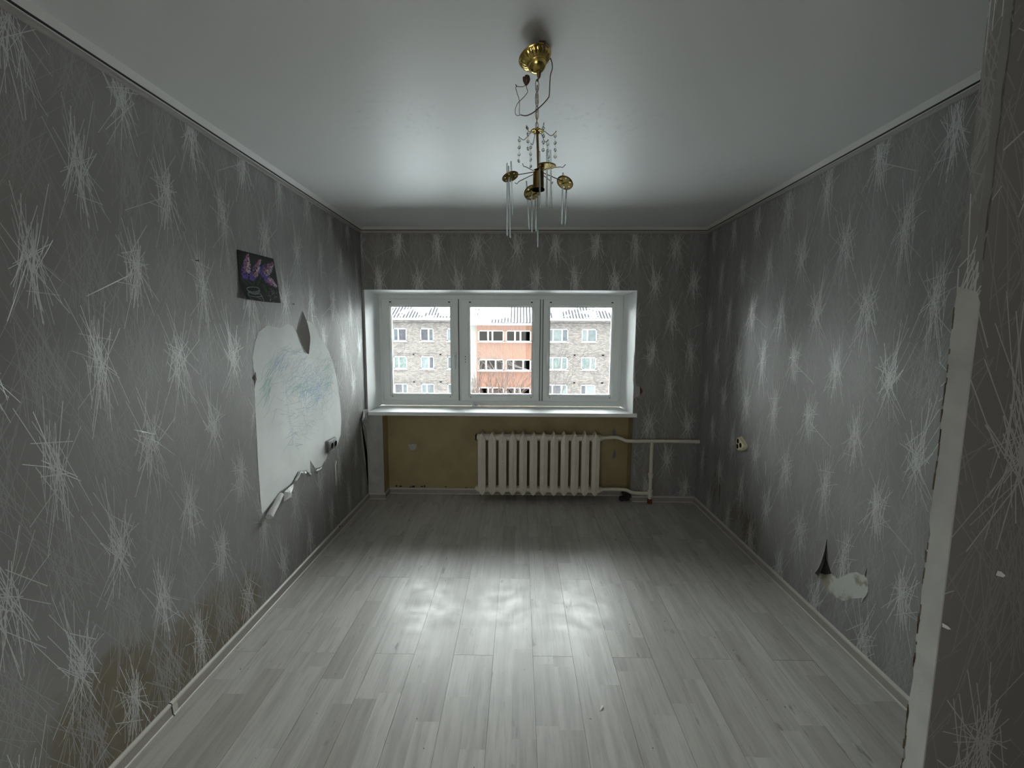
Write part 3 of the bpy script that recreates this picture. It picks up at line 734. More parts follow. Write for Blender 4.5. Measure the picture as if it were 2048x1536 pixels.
def c6(l): return [(1360 + x / 10.24, 960 + y / 10.24) for x, y in l]
polywall('paper_seam', c6([(820, -60), (828, -60), (826, 60), (812, 300), (802, 480), (796, 480), (800, 300), (816, 60)]), XR, -1, M['dark'], wr, .0006)
# right of the window: torn brown corner
polywall('peeled_corner', [(1268, 700), (1270, 735), (1271, 772), (1279, 773), (1280, 790), (1268, 797), (1266, 760)], 0.0, 1, M['plaster'], wb, .0012, conv=aY)
polywall('brown_hole', [(1280, 772), (1286, 783), (1280, 790)], 0.0, 1, M['rust'], wb, .0016, conv=aY)
# marks inside the niche
polywall('paint_chip', [(816, 889), (833, 888), (833, 895), (828, 900), (821, 899), (817, 893)], ND, 1, M['plaster'], wb, .0012, conv=aY)
polywall('paint_chip', [(1228, 855), (1232, 862), (1231, 868), (1229, 888), (1226, 868), (1224, 864)], ND, 1, mat('dark_chip', (.20, .20, .21), .7), wb, .0012, conv=aY)
polywall('paint_chip', [(1229, 897), (1232, 905), (1231, 914), (1226, 919), (1225, 912)], ND, 1, bpy.data.materials['dark_chip'], wb, .0012, conv=aY)
mb = MB(); rr = random.Random(8)
for i in range(16):
    x_ = rr.uniform(NX0 + .05, -.45) if i < 9 else rr.uniform(.8, 1.0); mb.box(x_, x_ + rr.uniform(.01, .03), ND - .0015, ND + .001, .057 + rr.uniform(0, .015), .062 + rr.uniform(0, .02))
mb.build('flaked_paint', M['dark'], wb, 'stuff')

# ------------------------------------------------------------------ flower painting on black paper
NU, NV = 120, 90
def pcol(u, v):   # u right, v down, 0..1 ; painted lilacs in a jar
    return None
img = np.zeros((NV, NU, 3)); img[:] = (.004, .004, .005)
rp = random.Random(12)
TL, TR, BR, BL_ = (210, 250), (680, 370), (770, 935), (250, 895)
Hm = None
def uv_of(x, y):   # inverse bilinear by iteration
    u = v = .5
    for _ in range(12):
        X = (1 - u) * (1 - v) * TL[0] + u * (1 - v) * TR[0] + u * v * BR[0] + (1 - u) * v * BL_[0] - x
        Y = (1 - u) * (1 - v) * TL[1] + u * (1 - v) * TR[1] + u * v * BR[1] + (1 - u) * v * BL_[1] - y
        a = (1 - v) * (TR[0] - TL[0]) + v * (BR[0] - BL_[0]); b_ = (1 - u) * (BL_[0] - TL[0]) + u * (BR[0] - TR[0])
        c_ = (1 - v) * (TR[1] - TL[1]) + v * (BR[1] - BL_[1]); d = (1 - u) * (BL_[1] - TL[1]) + u * (BR[1] - TR[1])
        D = a * d - b_ * c_; u -= (X * d - b_ * Y) / D; v -= (a * Y - c_ * X) / D
    return u, v
def dab(x, y, r, col):
    u, v = uv_of(x, y); i, j = int(u * NU), int(v * NV); rad = max(0, r)
    for jj in range(j - rad, j + rad + 1):
        for ii in range(i - rad, i + rad + 1):
            if 0 <= ii < NU and 0 <= jj < NV and (ii - i) ** 2 + (jj - j) ** 2 <= rad * rad + .5: img[jj, ii] = col
def pline(pts, col, r=0):
    for (a, b_), (c_, d) in zip(pts[:-1], pts[1:]):
        for t in np.linspace(0, 1, 60): dab(a + (c_ - a) * t, b_ + (d - b_) * t, r, col)
for pts in ([(270, 640), (330, 700)], [(300, 620), (390, 700)], [(430, 600), (400, 700)], [(500, 600), (450, 700)], [(520, 690), (600, 820)], [(540, 700), (560, 790)], [(560, 740), (610, 840)], [(250, 610), (300, 660)]):
    pline(pts, (.012, .045, .008), 1)
def flower(tip, base, wd):
    for _ in range(420):
        t = rp.random() ** .8; cx_ = tip[0] + (base[0] - tip[0]) * t; cy_ = tip[1] + (base[1] - tip[1]) * t
        dx, dy = base[0] - tip[0], base[1] - tip[1]; L_ = math.hypot(dx, dy); nx, ny = -dy / L_, dx / L_
        hw = wd * min(1, .22 + 1.5 * t) * (1 if t < .75 else 1 - (t - .75) * 2); s_ = rp.uniform(-1, 1)
        side = s_ * (1 if nx > 0 else -1)
        if t > .78 or side < -.55 and t > .45: col = (.10, .055, .30)
        elif side < .1: col = rp.choice(((.30, .10, .16), (.36, .16, .26), (.20, .09, .26)))
        else: col = rp.choice(((.50, .40, .50), (.42, .33, .42), (.34, .16, .26), (.55, .5, .55)))
        dab(cx_ + nx * hw * s_, cy_ + ny * hw * s_, rp.choice((0, 0, 1)), col)
flower((335, 300), (300, 620), 52); flower((490, 375), (375, 640), 52); flower((675, 430), (490, 570), 75); flower((712, 722), (550, 600), 45)
jc = (.22, .28, .27)
pline([(390 + 85 * math.cos(t), 757 + 32 * math.sin(t)) for t in np.linspace(0, 2 * math.pi, 40)], jc)
pline([(308, 760), (318, 790), (380, 805), (440, 805), (478, 785), (476, 765)], jc); pline([(318, 800), (390, 822), (480, 812)], jc)
pline([(302, 835), (340, 852), (430, 855), (495, 845)], jc); pline([(318, 795), (300, 830), (318, 900)], jc); pline([(480, 812), (505, 850), (530, 920)], jc)
pline([(340, 880), (350, 900)], (.08, .11, .10)); pline([(440, 860), (455, 880), (480, 875), (490, 905)], (.10, .13, .12))
for _ in range(26): dab(rp.uniform(590, 730), rp.uniform(720, 915), 0, (.4, .42, .4))
for p in ((708, 808), (710, 852), (668, 802), (638, 780), (660, 768), (620, 890), (665, 915), (645, 820)): dab(*p, 0, (.75, .78, .75))
cTL, cTR, cBR, cBL = [aX(*q, XL) for q in ((472.8, 499), (546, 517.5), (560.5, 606.2), (480, 600))]
def pf(u, v):
    p = cTL.lerp(cTR, u).lerp(cBL.lerp(cBR, u), v)
    cu = max(0, (v - .55) / .45) ** 2 * max(0, 1 - u * 1.6) ** 1.3
    return p + Vector((.003 + .030 * cu + .006 * math.sin(v * 3) * (u - .5) ** 2, .010 * cu, .006 * cu - .0))
vs = [pf(i / NU, j / NV) for j in range(NV + 1) for i in range(NU + 1)]
fs = [(j * (NU + 1) + i, (j + 1) * (NU + 1) + i, (j + 1) * (NU + 1) + i + 1, j * (NU + 1) + i + 1) for j in range(NV) for i in range(NU)]
me = bpy.data.meshes.new('flower_painting'); me.from_pydata([tuple(v) for v in vs], [], fs); me.update(); me.polygons.foreach_set('use_smooth', [True] * len(fs))
at = me.attributes.new('paint', 'FLOAT_COLOR', 'FACE'); cc = np.ones((len(fs), 4), dtype=np.float32); cc[:, :3] = img.reshape(-1, 3); at.data.foreach_set('color', cc.ravel())
pm = mat('painted_paper', (0, 0, 0), .7, spec=.25); k = NB(pm); a_ = k.n('Attribute', attribute_name='paint'); k.l(a_.outputs['Color'], k.b.inputs['Base Color'])
po = link('flower_painting', me, pm); tag(po, 'small black paper painting of lilac blooms in a jar, on the left wall', 'painting')
sm = po.modifiers.new('thickness', 'SOLIDIFY'); sm.thickness = .0008
# nails
def nail(p, n_dir, label):
    q = Vector(p); d = Vector(n_dir); m_ = MB().tube([q, q + d * .012], .0014, 8).lathe([(.0, .012), (.0042, .012), (.0042, .0138), (0, .0145)], q, d, 10)
    o = m_.build('nail', M['wire'], smooth=True, loc=q); tag(o, label, 'nail'); return o
nail(aX(391, 521, XL), (1, 0, 0), 'small dark nail in the left wall, on the near side of the painting')
nail(aX(584, 608, XL), (1, 0, 0), 'tiny dark nail in the left wall, just past the painting, above the torn patch')

# ------------------------------------------------------------------ sockets
ps = aX(661, 889, XL + .004)
so = empty('power_socket', (XL, ps.y, ps.z), 'grey double power socket on the torn white patch of the left wall', 'socket')
hwY, hwZ = .072, .042
def rot(y, z, a=0.0): return (y * math.cos(a) - z * math.sin(a), y * math.sin(a) + z * math.cos(a))
mb = MB(); mb.bbox(XL + .001, XL + .012, ps.y - hwY - .006, ps.y + hwY + .006, ps.z - hwZ - .004, ps.z + hwZ + .004, .004)
kid(mb.build('frame', M['grey_plastic'], smooth=True), so)
mb = MB(); mb.bbox(XL + .011, XL + .026, ps.y - hwY + .004, ps.y + hwY - .004, ps.z - hwZ + .004, ps.z + hwZ - .004, .006)
kid(mb.build('cover', M['grey_cover'], smooth=True), so)
for dy in (-.033, .033):
    mb = MB().lathe([(.0225, 0), (.0255, .0), (.0265, .004), (.0235, .006), (.0225, .003)], (XL + .0262, ps.y + dy, ps.z), (1, 0, 0), 28, cap=False)
    rg = kid(mb.build('rim', M['grey_light'], smooth=True), so)
    kid(MB().lathe([(0, .0), (.0225, .0), (.0225, .003), (0, .0032)], (XL + .0258, ps.y + dy, ps.z), (1, 0, 0), 28).build('socket_well', M['black'], smooth=True), so)
pr_ = aX(1486, 888, XR - .01)
s2 = empty('power_socket', (XR, pr_.y, pr_.z), 'cream triangular triple power socket on the right wall', 'socket')
def c7(x, y): return aX(1470 + x / 34.14, 865 + y / 34.14, XR)
outl = [(480, 320), (620, 520), (740, 720), (820, 860), (830, 980), (780, 1080), (650, 1160), (450, 1225), (380, 1190), (310, 1060), (290, 900), (330, 770), (295, 640), (310, 460), (390, 350)]
P3 = [c7(*q) for q in outl]; cc3 = sum(P3, Vector()) / len(P3)
bm = bmesh.new(); rings = []
for sc_, d in ((1.12, 0), (1.12, .004), (1.0, .006), (1.0, .020), (.93, .026)):
    rings.append([bm.verts.new(cc3 + (p - cc3) * sc_ + Vector((-d, 0, 0))) for p in P3])
for a, b_ in zip(rings[:-1], rings[1:]):
    for i in range(len(P3)): bm.faces.new((a[i], a[(i + 1) % len(P3)], b_[(i + 1) % len(P3)], b_[i]))
bm.faces.new(rings[-1]); bmesh.ops.recalc_face_normals(bm, faces=bm.faces[:]); me = bpy.data.meshes.new('body'); bm.to_mesh(me); bm.free()
kid(link('body', me, M['cream']), s2)
for q in ((440, 590), (410, 940), (620, 870)):
    p = c7(*q) + Vector((-.0262, 0, 0))
    mb = MB().lathe([(.0185, -.001), (.0200, -.001), (.0200, .0016), (.0185, .0012)], p, (-1, 0, 0), 22, cap=False); kid(mb.build('rim', M['cream'], smooth=True), s2)
    kid(MB().lathe([(0, -.001), (.0185, -.001), (.0185, .0008), (0, .0008)], p, (-1, 0, 0), 22).build('socket_well', mat('well', (.03, .02, .008), .95, spec=0.0) if 'well' not in bpy.data.materials else bpy.data.materials['well']), s2)

# ------------------------------------------------------------------ radiator
RY = -.005; RDEP = .068       # centre plane, half depth (front face at -.073)
fY = RY - RDEP
xa = aY(963.5, 930, fY).x; xb = aY(1191.5, 930, fY).x
NS = 12; dx = (xb - xa) / (NS - 1)
zt = aY(1075, 865.5, fY).z; zb = max(.055, aY(1075, 992.5, fY).z)
rad = empty('radiator', ((xa + xb) / 2, RY, 0), 'cream painted cast iron radiator with twelve sections in the niche under the window', 'radiator')
def section_mesh():
    mb = MB(); hw = .0360; h = zt - zb
    # levels: (z, half width, half depth, ridge)
    lev = [(0, .001, .058), (.018, .019, .064), (.036, .031, .066), (.05, hw, RDEP), (h - .085, hw, RDEP), (h - .062, .031, .066), (h - .04, .021, .064), (h - .022, .010, .060), (h - .012, .0035, .056), (h, .0008, .050)]
    n = 12; vs = []
    for z, a, d in lev:
        c = .55
        ring = [(0, -d - .004), (a * .30, -d), (a * .96, -d * .95), (a, -d * .86), (a, d * .80), (a * .92, d * .93), (a * .3, d), (0, d + .004)]
        ring = [(x, y) for x, y in ring] + [(-x, y) for x, y in ring[-2:0:-1]]
        vs += [(x, y, z) for x, y in ring]; m_ = len(ring)
    fs = [(i * m_ + k_, i * m_ + (k_ + 1) % m_, (i + 1) * m_ + (k_ + 1) % m_, (i + 1) * m_ + k_) for i in range(len(lev) - 1) for k_ in range(m_)]
    fs += [tuple(range(m_ - 1, -1, -1)), tuple((len(lev) - 1) * m_ + k_ for k_ in range(m_))]
    mb.add(vs, fs)
    for z_ in (.046, h - .062):
        mb.tube([(-dx / 2, 0, z_), (dx / 2, 0, z_)], .031, 18)
        # flare of the hub seen between columns
        mb.tube([(-dx / 2, -.02, z_), (dx / 2, -.02, z_)], .026, 14)
    return mb
sm_ = section_mesh().build('section', M['iron'], rad, smooth=True)
sm_.location = (xa - rad.location.x, 0, zb)
for i in range(1, NS):
    o = sm_.copy(); COL.objects.link(o); o.parent = rad; o.location = (xa + dx * i - rad.location.x, 0, zb)
zu, zl = zt - .062, zb + .046
kid(MB().tube([(xa - dx / 2 - .004, RY, zu), (xa - dx / 2, RY, zu)], .034, 18).build('gasket', M['black']), rad)
kid(MB().lathe([(0, 0), (.020, 0), (.032, .010), (.034, .016), (0, .016)], (xa - dx / 2 - .020, RY, zu), (1, 0, 0), 18).build('end_plug', M['dark'], smooth=True), rad)
kid(MB().lathe([(0, 0), (.012, 0), (.012, .008), (0, .008)], (xa - dx / 2 - .027, RY, zu), (1, 0, 0), 8).build('plug_nut', M['iron']), rad)
kid(MB().lathe([(0, 0), (.016, 0), (.030, .006), (.033, .014), (0, .016)], (xa - dx / 2 - .014, RY, zl), (1, 0, 0), 12).build('end_plug', M['iron'], smooth=True), rad)
kid(MB().lathe([(0, 0), (.018, .0), (.018, .016), (0, .016)], (xa - dx / 2 - .02, RY, zl), (1, 0, 0), 6).build('plug_nut', M['iron']), rad)
ch = MB(); rr = random.Random(14)
for (px_, py_, r__) in ((1004.5, 884, .004), (1005, 927, .0045), (1004, 869, .003), (1005, 968, .002)):
    p = aY(px_, py_, fY - .005); ch.lathe([(0, .0), (r__ * .6, 0), (r__ * .6, .001), (0, .001)], (p.x, fY - .0042, p.z), (0, -1, 0), 7)
kid(ch.build('chipped_enamel', M['black'], kind='stuff'), rad)

# pipes
pY = -.045
hpipe = empty('heating_pipe', (1.25, -.03, 0), 'cream painted heating pipes linking the radiator to the right wall corner', 'pipe')
def bez(pts, n=6):
    out = []
    P = [Vector(p) for p in pts]
    for i in range(len(P) - 1):
        p0, p1, p2, p3 = P[max(i - 1, 0)], P[i], P[i + 1], P[min(i + 2, len(P) - 1)]
        for j in range(n):
            t = j / n; out.append(.5 * ((2 * p1) + (-p0 + p2) * t + (2 * p0 - 5 * p1 + 4 * p2 - p3) * t * t + (-p0 + 3 * p1 - 3 * p2 + p3) * t ** 3))
    out.append(P[-1]); return out
xe = xb + dx / 2
up_ = [(xe + .002, RY, zu)] + [aY(a, b_, y_) for a, b_, y_ in ((1214, 875.5, RY - .002), (1230, 874.5, -.015), (1242, 877, -.025), (1250, 881, -.035), (1262, 882.3, pY), (1300, 882.3, pY), (1340, 882.6, pY), (1375, 883, pY))]
up_ = [Vector(p) for p in up_]; endp = aY(1397, 883.5, pY); up_.append(Vector((XR + .004, pY, endp.z)))
kid(MB().tube(bez(up_, 5), .0165, 14).build('upper_pipe', M['iron'], smooth=True), hpipe)
kid(MB().lathe([(.0, 0), (.027, 0), (.027, .012), (.022, .014), (.022, .028), (0, .028)], (xe + .001, RY, zu), (1, 0, 0), 16).build('coupling', M['iron'], smooth=True), hpipe)
lp = [(xe + .002, RY, zl)] + [aY(a, b_, y_) for a, b_, y_ in ((1212, 978.5, RY), (1235, 978.5, -.01), (1252, 980, -.025), (1262, 984.5, -.04), (1272, 986, pY), (1290, 986.5, pY), (1299, 987, pY))]
kid(MB().tube(bez(lp, 5), .0165, 14).build('lower_pipe', M['iron'], smooth=True), hpipe)
kid(MB().lathe([(.0, 0), (.027, 0), (.027, .012), (.022, .014), (.022, .028), (0, .028)], (xe + .001, RY, zl), (1, 0, 0), 16).build('coupling', M['iron'], smooth=True), hpipe)
vt, vb_ = aY(1302.5, 884, pY), aY(1301, 992, pY); vx = (vt.x + vb_.x) / 2
kid(MB().tube([(vx, pY, vt.z), (vx, pY, .03)], .0165, 14).build('riser_pipe', M['iron'], smooth=True), hpipe)
zc = aY(1301, 951, pY).z
kid(MB().lathe([(.0, 0), (.021, 0), (.024, .006), (.021, .012), (.021, .022), (.026, .026), (.026, .042), (.019, .046), (0, .046)], (vx, pY, zc - .023), (0, 0, 1), 16).build('coupling', M['iron'], smooth=True), hpipe)
zc = aY(1301, 986, pY).z
kid(MB().lathe([(.0, 0), (.016, .0), (.026, .006), (.026, .02), (.022, .03), (.026, .055), (.026, .066), (.018, .07), (0, .07)], (vx, pY, zc - .034), (0, 0, 1), 16).build('elbow_fitting', M['iron'], smooth=True), hpipe)
kid(MB().lathe([(.0, 0), (.024, .0), (.022, .02), (.020, .045), (0, .045)], (vx, pY, .0), (0, 0, 1), 14).build('pipe_foot', M['rust'], smooth=True), hpipe)
# broken plaster hole where the lower pipe leaves the niche
mb = MB(); rr = random.Random(17)
for i in range(14):
    p = aY(1248 + rr.uniform(-6, 10), 990 + rr.uniform(-6, 10), -.004); s_ = rr.uniform(.008, .02); mb.box(p.x - s_, p.x + s_, -.012 - s_ * .3, .02, max(.0, p.z - s_), max(.0, p.z - s_) + s_ * 1.6)
mb.build('broken_baseboard_gap', M['dark'], wb, 'stuff')

# ------------------------------------------------------------------ chandelier
CY = -2.50
def c(px_, py_, d=0.0): return aY(px_, py_, CY + d)
ct = aZ(1084, 85, H)
dC = ct.y - CY
chn = empty('chandelier', (ct.x, ct.y, H), 'small brass chandelier with hanging glass rods and bead strings, wire loops at its canopy', 'chandelier')
def K(mb, name, m, smooth=True, parent=None, kind=None):
    o = mb.build(name, m, smooth=smooth, kind=kind); return kid(o, chn)
hk_ = Vector((ct.x, ct.y, H))
mb = MB(); mb.bbox(hk_.x - .011, hk_.x + .011, hk_.y - .012, hk_.y + .012, H - .022, H, .003)
K(mb, 'hook_block', M['wire'])
cc_ = c(1069, 118); caxis = Vector((.27, -.16, -1)).normalized()
K(MB().tube([hk_ + Vector((0, 0, -.018)), hk_ + Vector((-.004, 0, -.03)), cc_ + Vector((.008, 0, .02)), cc_], .0055, 8).tube([hk_ + Vector((-.008, 0, -.012)), hk_ + Vector((-.02, .004, -.03)), cc_ + Vector((-.005, 0, .01))], .002, 6), 'suspension_hook', M['wire'])
def flute(k_, r, z): return 1 + .035 * math.sin(k_ / 96 * 2 * math.pi * 24) * (1 if .036 < r < .051 else 0)
ctop = c(1069.5, 112.5)
prof = [(.0, .002), (.050, .001), (.0545, .0), (.0558, .003), (.0545, .006), (.052, .008), (.0505, .011), (.046, .018), (.039, .0235), (.0325, .0265), (.0315, .029), (.0305, .029), (.030, .034), (.0275, .041), (.022, .0475), (.014, .0520), (.006, .0540), (.0, .0545)]
K(MB().lathe(prof, ctop, caxis, 96, mod=flute), 'canopy', M['brass'])
cb = ctop + caxis * .061
K(MB().lathe([(0, 0), (.006, 0), (.0075, .004), (.0065, .010), (.005, .018), (.0025, .022), (0, .022)], ctop + caxis * .0535, (0, 0, -1), 14), 'collar', M['brass_dark'])
def linkring(cen, L_, W_, ang, r=.0011):
    pts = []
    for q in range(20):
        a = 2 * math.pi * q / 20; x_ = W_ / 2 * math.cos(a); z_ = L_ / 2 * math.sin(a)
        pts.append(Vector(cen) + Vector((x_ * math.cos(ang), x_ * math.sin(ang), z_)))
    return MB().tube(pts, r, 6, closed=True)
cb = ctop + caxis * .0535 + Vector((0, 0, -.018)); K(MB().tube([cb, c(1074.3, 163)], .0028, 8), 'chain_pin', M['brass_dark'])
lk = [(1074.2, 171, 22, 20), (1074.0, 184, 24, 110), (1073.8, 198, 26, 30), (1073.8, 212.5, 24, 115), (1074, 226, 24, 25), (1073.6, 240.5, 23, 95), (1073.8, 251.5, 13, 30)]
for (x_, y_, hh_, an) in lk:
    K(linkring(c(x_, y_), hh_ * .00177, .0115, math.radians(an)), 'chain_link', M['brass_dark'])
# wires
def wire(pts, r, name='wire', m=None):
    K(MB().tube(bez([c(*p) for p in pts], 6), r, 6), name, m or M['wire'])
wire([(1100, 115, .02), (1104, 126, .01), (1104.5, 138), (1101, 150), (1099.5, 170), (1098.5, 190), (1096, 196.5), (1085, 209), (1068, 224, -.01), (1057, 230, -.015), (1050, 231.5, -.01), (1042, 230)], .0018, 'cable')
wire([(1051, 169), (1047, 173), (1040, 173.5), (1033, 173), (1031.5, 176), (1034, 186), (1038, 198), (1039, 210), (1038.5, 224), (1040.5, 230)], .0010)
wire([(1051, 169), (1054, 178), (1055, 184), (1052, 189), (1046, 196), (1036, 206), (1031, 217), (1030.5, 226), (1034, 231), (1041, 230)], .0010)
K(MB().tube([c(1031.2, 169), c(1034, 173.5)], .0014, 6), 'wire_end', M['wire'])
K(MB().lathe([(0, 0), (.008, .003), (.011, .012), (.0095, .022), (.004, .032), (0, .034)], c(1055, 150), Vector((-.15, 0, -1)), 12).lathe([(0, 0), (.004, .001), (.005, .012), (.002, .022), (0, .022)], c(1047.5, 153.5), Vector((.15, 0, -1)), 8), 'terminal_block', M['wire'])
# crown with curved hooks
cr0 = c(1074.5, 262.5)
def star(k_, r, z): return 1 + (.18 * math.cos(k_ / 72 * 2 * math.pi * 9) if r > .012 else 0)
K(MB().lathe([(.0, .010), (.006, .010), (.010, .006), (.0185, .002), (.0195, 0), (.0185, -.002), (.009, .001), (0, .001)], cr0, (0, 0, 1), 72, mod=star), 'crown_plate', M['brass'])
st0, st1 = c(1074.5, 262), c(1077, 344)
K(MB().tube([st0 + Vector((0, 0, .012)), st0, st1], [.0035, .0042, .0042], 14), 'stem', M['brass_dark'])
arm_ends = [((1038, 273.5), .027, (1038.7, 281), (1038.4, 295), (1038, 309), (1037.5, 322)), ((1052.5, 251), -.062, (1054.5, 256), (1056, 269), (1056, 283), (1056, 297.5)), ((1062, 286.5), .062, (1061.3, 295), (1061.3, 308), (1061.2, 320), (1061.2, 333)),
            ((1088, 245.5), -.066, (1087, 256.5), (1087, 272), (1086.6, 285), (1086.2, 300)), ((1096.5, 279.5), .05, (1095.3, 288), (1095.5, 301), (1096.5, 314), (1096.3, 323)), ((1113, 262), -.012, (1110.3, 272), (1110.3, 286), (1110.3, 300), (1110.3, 313.5))]
for (e, d, *beads) in arm_ends:
    E_ = c(e[0], e[1], d); h_ = cr0.lerp(E_, .35); h_.z -= .002; m2 = cr0.lerp(E_, .7); m2.z -= .0145
    h_.z = cr0.z - .001
    K(MB().tube(bez([cr0 + (E_ - cr0) * .12, h_, m2, cr0.lerp(E_, .92) + Vector((0, 0, -.006)), E_], 6), .0011, 6), 'curved_hook', M['wire'])
    prev = E_
    for q, (bx_, by_) in enumerate(beads):
        bc = c(bx_, by_, d * .97); f_an = rnd.uniform(0, 3.1)
        ax_ = Vector((.9 * math.cos(f_an), -1, .15))
        K(MB().lathe([(0, -.0032), (.0032, -.0030), (.0058, -.0006), (.0058, .0006), (.0032, .0030), (0, .0032)], bc, ax_, 8), 'crystal_bead', M['crystal'], smooth=False)
        top = bc + Vector((0, 0, .0058)); midp = (prev + top) / 2; ln = max(.004, (prev - top).length)
        K(linkring(midp, ln + .002, .0045, rnd.uniform(0, 3), .00045), 'bead_ring', M['brass'])
        prev = bc - Vector((0, 0, .0058))
# socket body
s0 = c(1077, 343); s1 = c(1077, 379)
K(MB().lathe([(0, .0), (.016, .0), (.0185, .003), (.0185, .058), (0, .058)], s0, (0, 0, -1), 32), 'lamp_body', M['brass_dark'])
K(MB().lathe([(.015, .0), (.0215, .0), (.0215, .004), (.015, .0045)], s0 + Vector((0, 0, -.0575)), (0, 0, -1), 32), 'body_rim', M['black'])
K(MB().lathe([(0, 0), (.011, .0), (.019, -.003), (.012, -.007), (0, -.008)], s0 + Vector((.001, 0, .001)), (0, 0, -1), 24), 'arm_hub', M['brass'])
# bare arms
for pts, d in (([(1066, 341), (1057, 336.5), (1050, 333), (1047.5, 333), (1045.2, 327.5)], -.06), ([(1087, 340.5), (1105, 336), (1119, 334), (1125.5, 334.5), (1131, 329)], -.06),
               ([(1066, 349), (1050, 357), (1038, 363), (1034, 367.5), (1030, 365.5)], .07), ([(1088, 352), (1097, 359), (1103, 364), (1103.5, 368), (1105.5, 364)], .08)):
    K(MB().tube(bez([aY(a, b_, CY + d * i / 4) for i, (a, b_) in enumerate(pts)], 4), .0013, 6), 'bare_arm', M['wire'])
# dishes with holes and rods
def dish(px_, py_, d, R, axis, nh, phase, arm0, armd0):
    C_ = c(px_, py_, d); ax_ = Vector(axis).normalized()
    cu = bpy.data.curves.new('dish', 'CURVE'); cu.dimensions = '2D'; cu.fill_mode = 'BOTH'; cu.extrude = .0012
    def circ(x_, y_, r_, n_):
        s_ = cu.splines.new('POLY'); s_.points.add(n_ - 1); s_.use_cyclic_u = True
        for q in range(n_): s_.points[q].co = (x_ + r_ * math.cos(2 * math.pi * q / n_), y_ + r_ * math.sin(2 * math.pi * q / n_), 0, 1)
    circ(0, 0, R, 48)
    for q in range(nh):
        a = phase + 2 * math.pi * q / nh; circ(R * .70 * math.cos(a), R * .70 * math.sin(a), .0034, 12)
    tmp = bpy.data.objects.new('tmp', cu); COL.objects.link(tmp)
    me = bpy.data.meshes.new_from_object(tmp); bpy.data.objects.remove(tmp)
    o = link('dish', me, M['brass']); me.name = 'dish'
    o.rotation_mode = 'QUATERNION'; o.rotation_quaternion = Vector((0, 0, 1)).rotation_difference(ax_); o.location = C_; kid(o, chn)
    rm = MB().tube([(R * math.cos(2 * math.pi * q / 40), R * math.sin(2 * math.pi * q / 40), 0) for q in range(40)], .0022, 6, closed=True).build('dish_rim', M['brass_dark'], o, smooth=True)
    K(MB().tube([c(*arm0, armd0), C_ + ax_ * .002 + (c(*arm0, armd0) - C_).normalized() * R * .3], .0015, 6), 'arm', M['wire'])
dish(1020.5, 353.5, .035, .028, (-.31, .20, .93), 6, .3, (1068, 344), .01)
dish(1093.5, 331.5, -.075, .028, (.04, -.03, 1), 6, .1, (1080, 342), -.01)
dish(1129.8, 365.5, .045, .028, (.40, .45, .88), 6, .5, (1087, 346), .01)
dish(1064, 385, .085, .028, (-.28, .64, .75), 6, .9, (1072, 350), .02)
rods = [((1014.5, 326), (1014.3, 472), .045), ((1017.2, 332), (1020.4, 476), .030), ((1022, 322.5), (1025.2, 430), .04),
        ((1052.8, 362), (1058.5, 459), .09), ((1063, 370), (1064, 465), .075), ((1070.7, 389), (1072, 463), .07), ((1075.4, 390), (1075.4, 495), .09),
        ((1079, 302.5), (1080, 416), -.07), ((1094, 300), (1093, 413), -.055), ((1101, 300), (1102.3, 415), -.075),
        ((1126, 345.5), (1123.5, 449), .05), ((1133, 375), (1130.3, 450), .035)]
for a, b_, d in rods:
    A, B = c(*a, d), c(*b_, d)
    K(MB().tube([A, A.lerp(B, .02), A.lerp(B, .5), A.lerp(B, .98), B], [.0017, .0027, .0027, .0027, .0014], 10), 'glass_rod', M['crystal'])

# ------------------------------------------------------------------ floor bits
p = aZ(1203, 1416, 0)
ps_ = MB().add([(p.x - .012, p.y - .014, .0012), (p.x - .007, p.y - .016, .003), (p.x + .010, p.y + .006, .006), (p.x + .004, p.y + .012, .0015)], [(0, 1, 2, 3)]).build('paper_scrap', M['paper_back'], loc=(p.x, p.y, 0))
tag(ps_, 'tiny curled white paper scrap lying on the middle of the laminate floor', 'scrap')

# ------------------------------------------------------------------ outside: snow ground, apartment block, bare trees
snow = mat('snow', (0.82, 0.85, 0.88), .9, spec=.1, var=.08, vscale=.6)
GZ_ = -10.6
MB().box(-90, 90, .9, 120, GZ_ - .3, GZ_).build('ground', [snow], kind='structure')
BY = 40.0; FYm = BY
bld = empty('apartment_building', (0, BY, GZ_), 'four-storey pale brick apartment block with orange balcony bay and snowy corrugated roof across the yard', 'building')
brick = mat('pale_brick', (.5, .45, .4), .85); k = NB(brick); pos = k.n('NewGeometry').outputs['Position']
mp = k.n('Mapping'); mp.inputs['Rotation'].default_value = (math.radians(90), 0, 0); k.l(pos, mp.inputs[0])
sx = k.n('SeparateXYZ'); k.l(pos, sx.inputs[0]); cx_ = k.n('CombineXYZ'); k.l(sx.outputs[0], cx_.inputs[0]); k.l(sx.outputs[2], cx_.inputs[1])
bt = k.n('TexBrick'); k.l(cx_.outputs[0], bt.inputs['Vector'])
for n_, v_ in (('Scale', 1.0), ('Mortar Size', .014), ('Brick Width', .26), ('Row Height', .088), ('Mortar Smooth', .1)): bt.inputs[n_].default_value = v_
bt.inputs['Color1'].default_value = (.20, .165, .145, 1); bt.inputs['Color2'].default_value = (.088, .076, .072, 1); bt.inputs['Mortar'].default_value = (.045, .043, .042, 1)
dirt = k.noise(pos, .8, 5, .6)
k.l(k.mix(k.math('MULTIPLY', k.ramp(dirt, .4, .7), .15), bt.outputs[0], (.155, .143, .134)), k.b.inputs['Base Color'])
WF = mat('white_window_frame', (.42, .44, .45), .5)
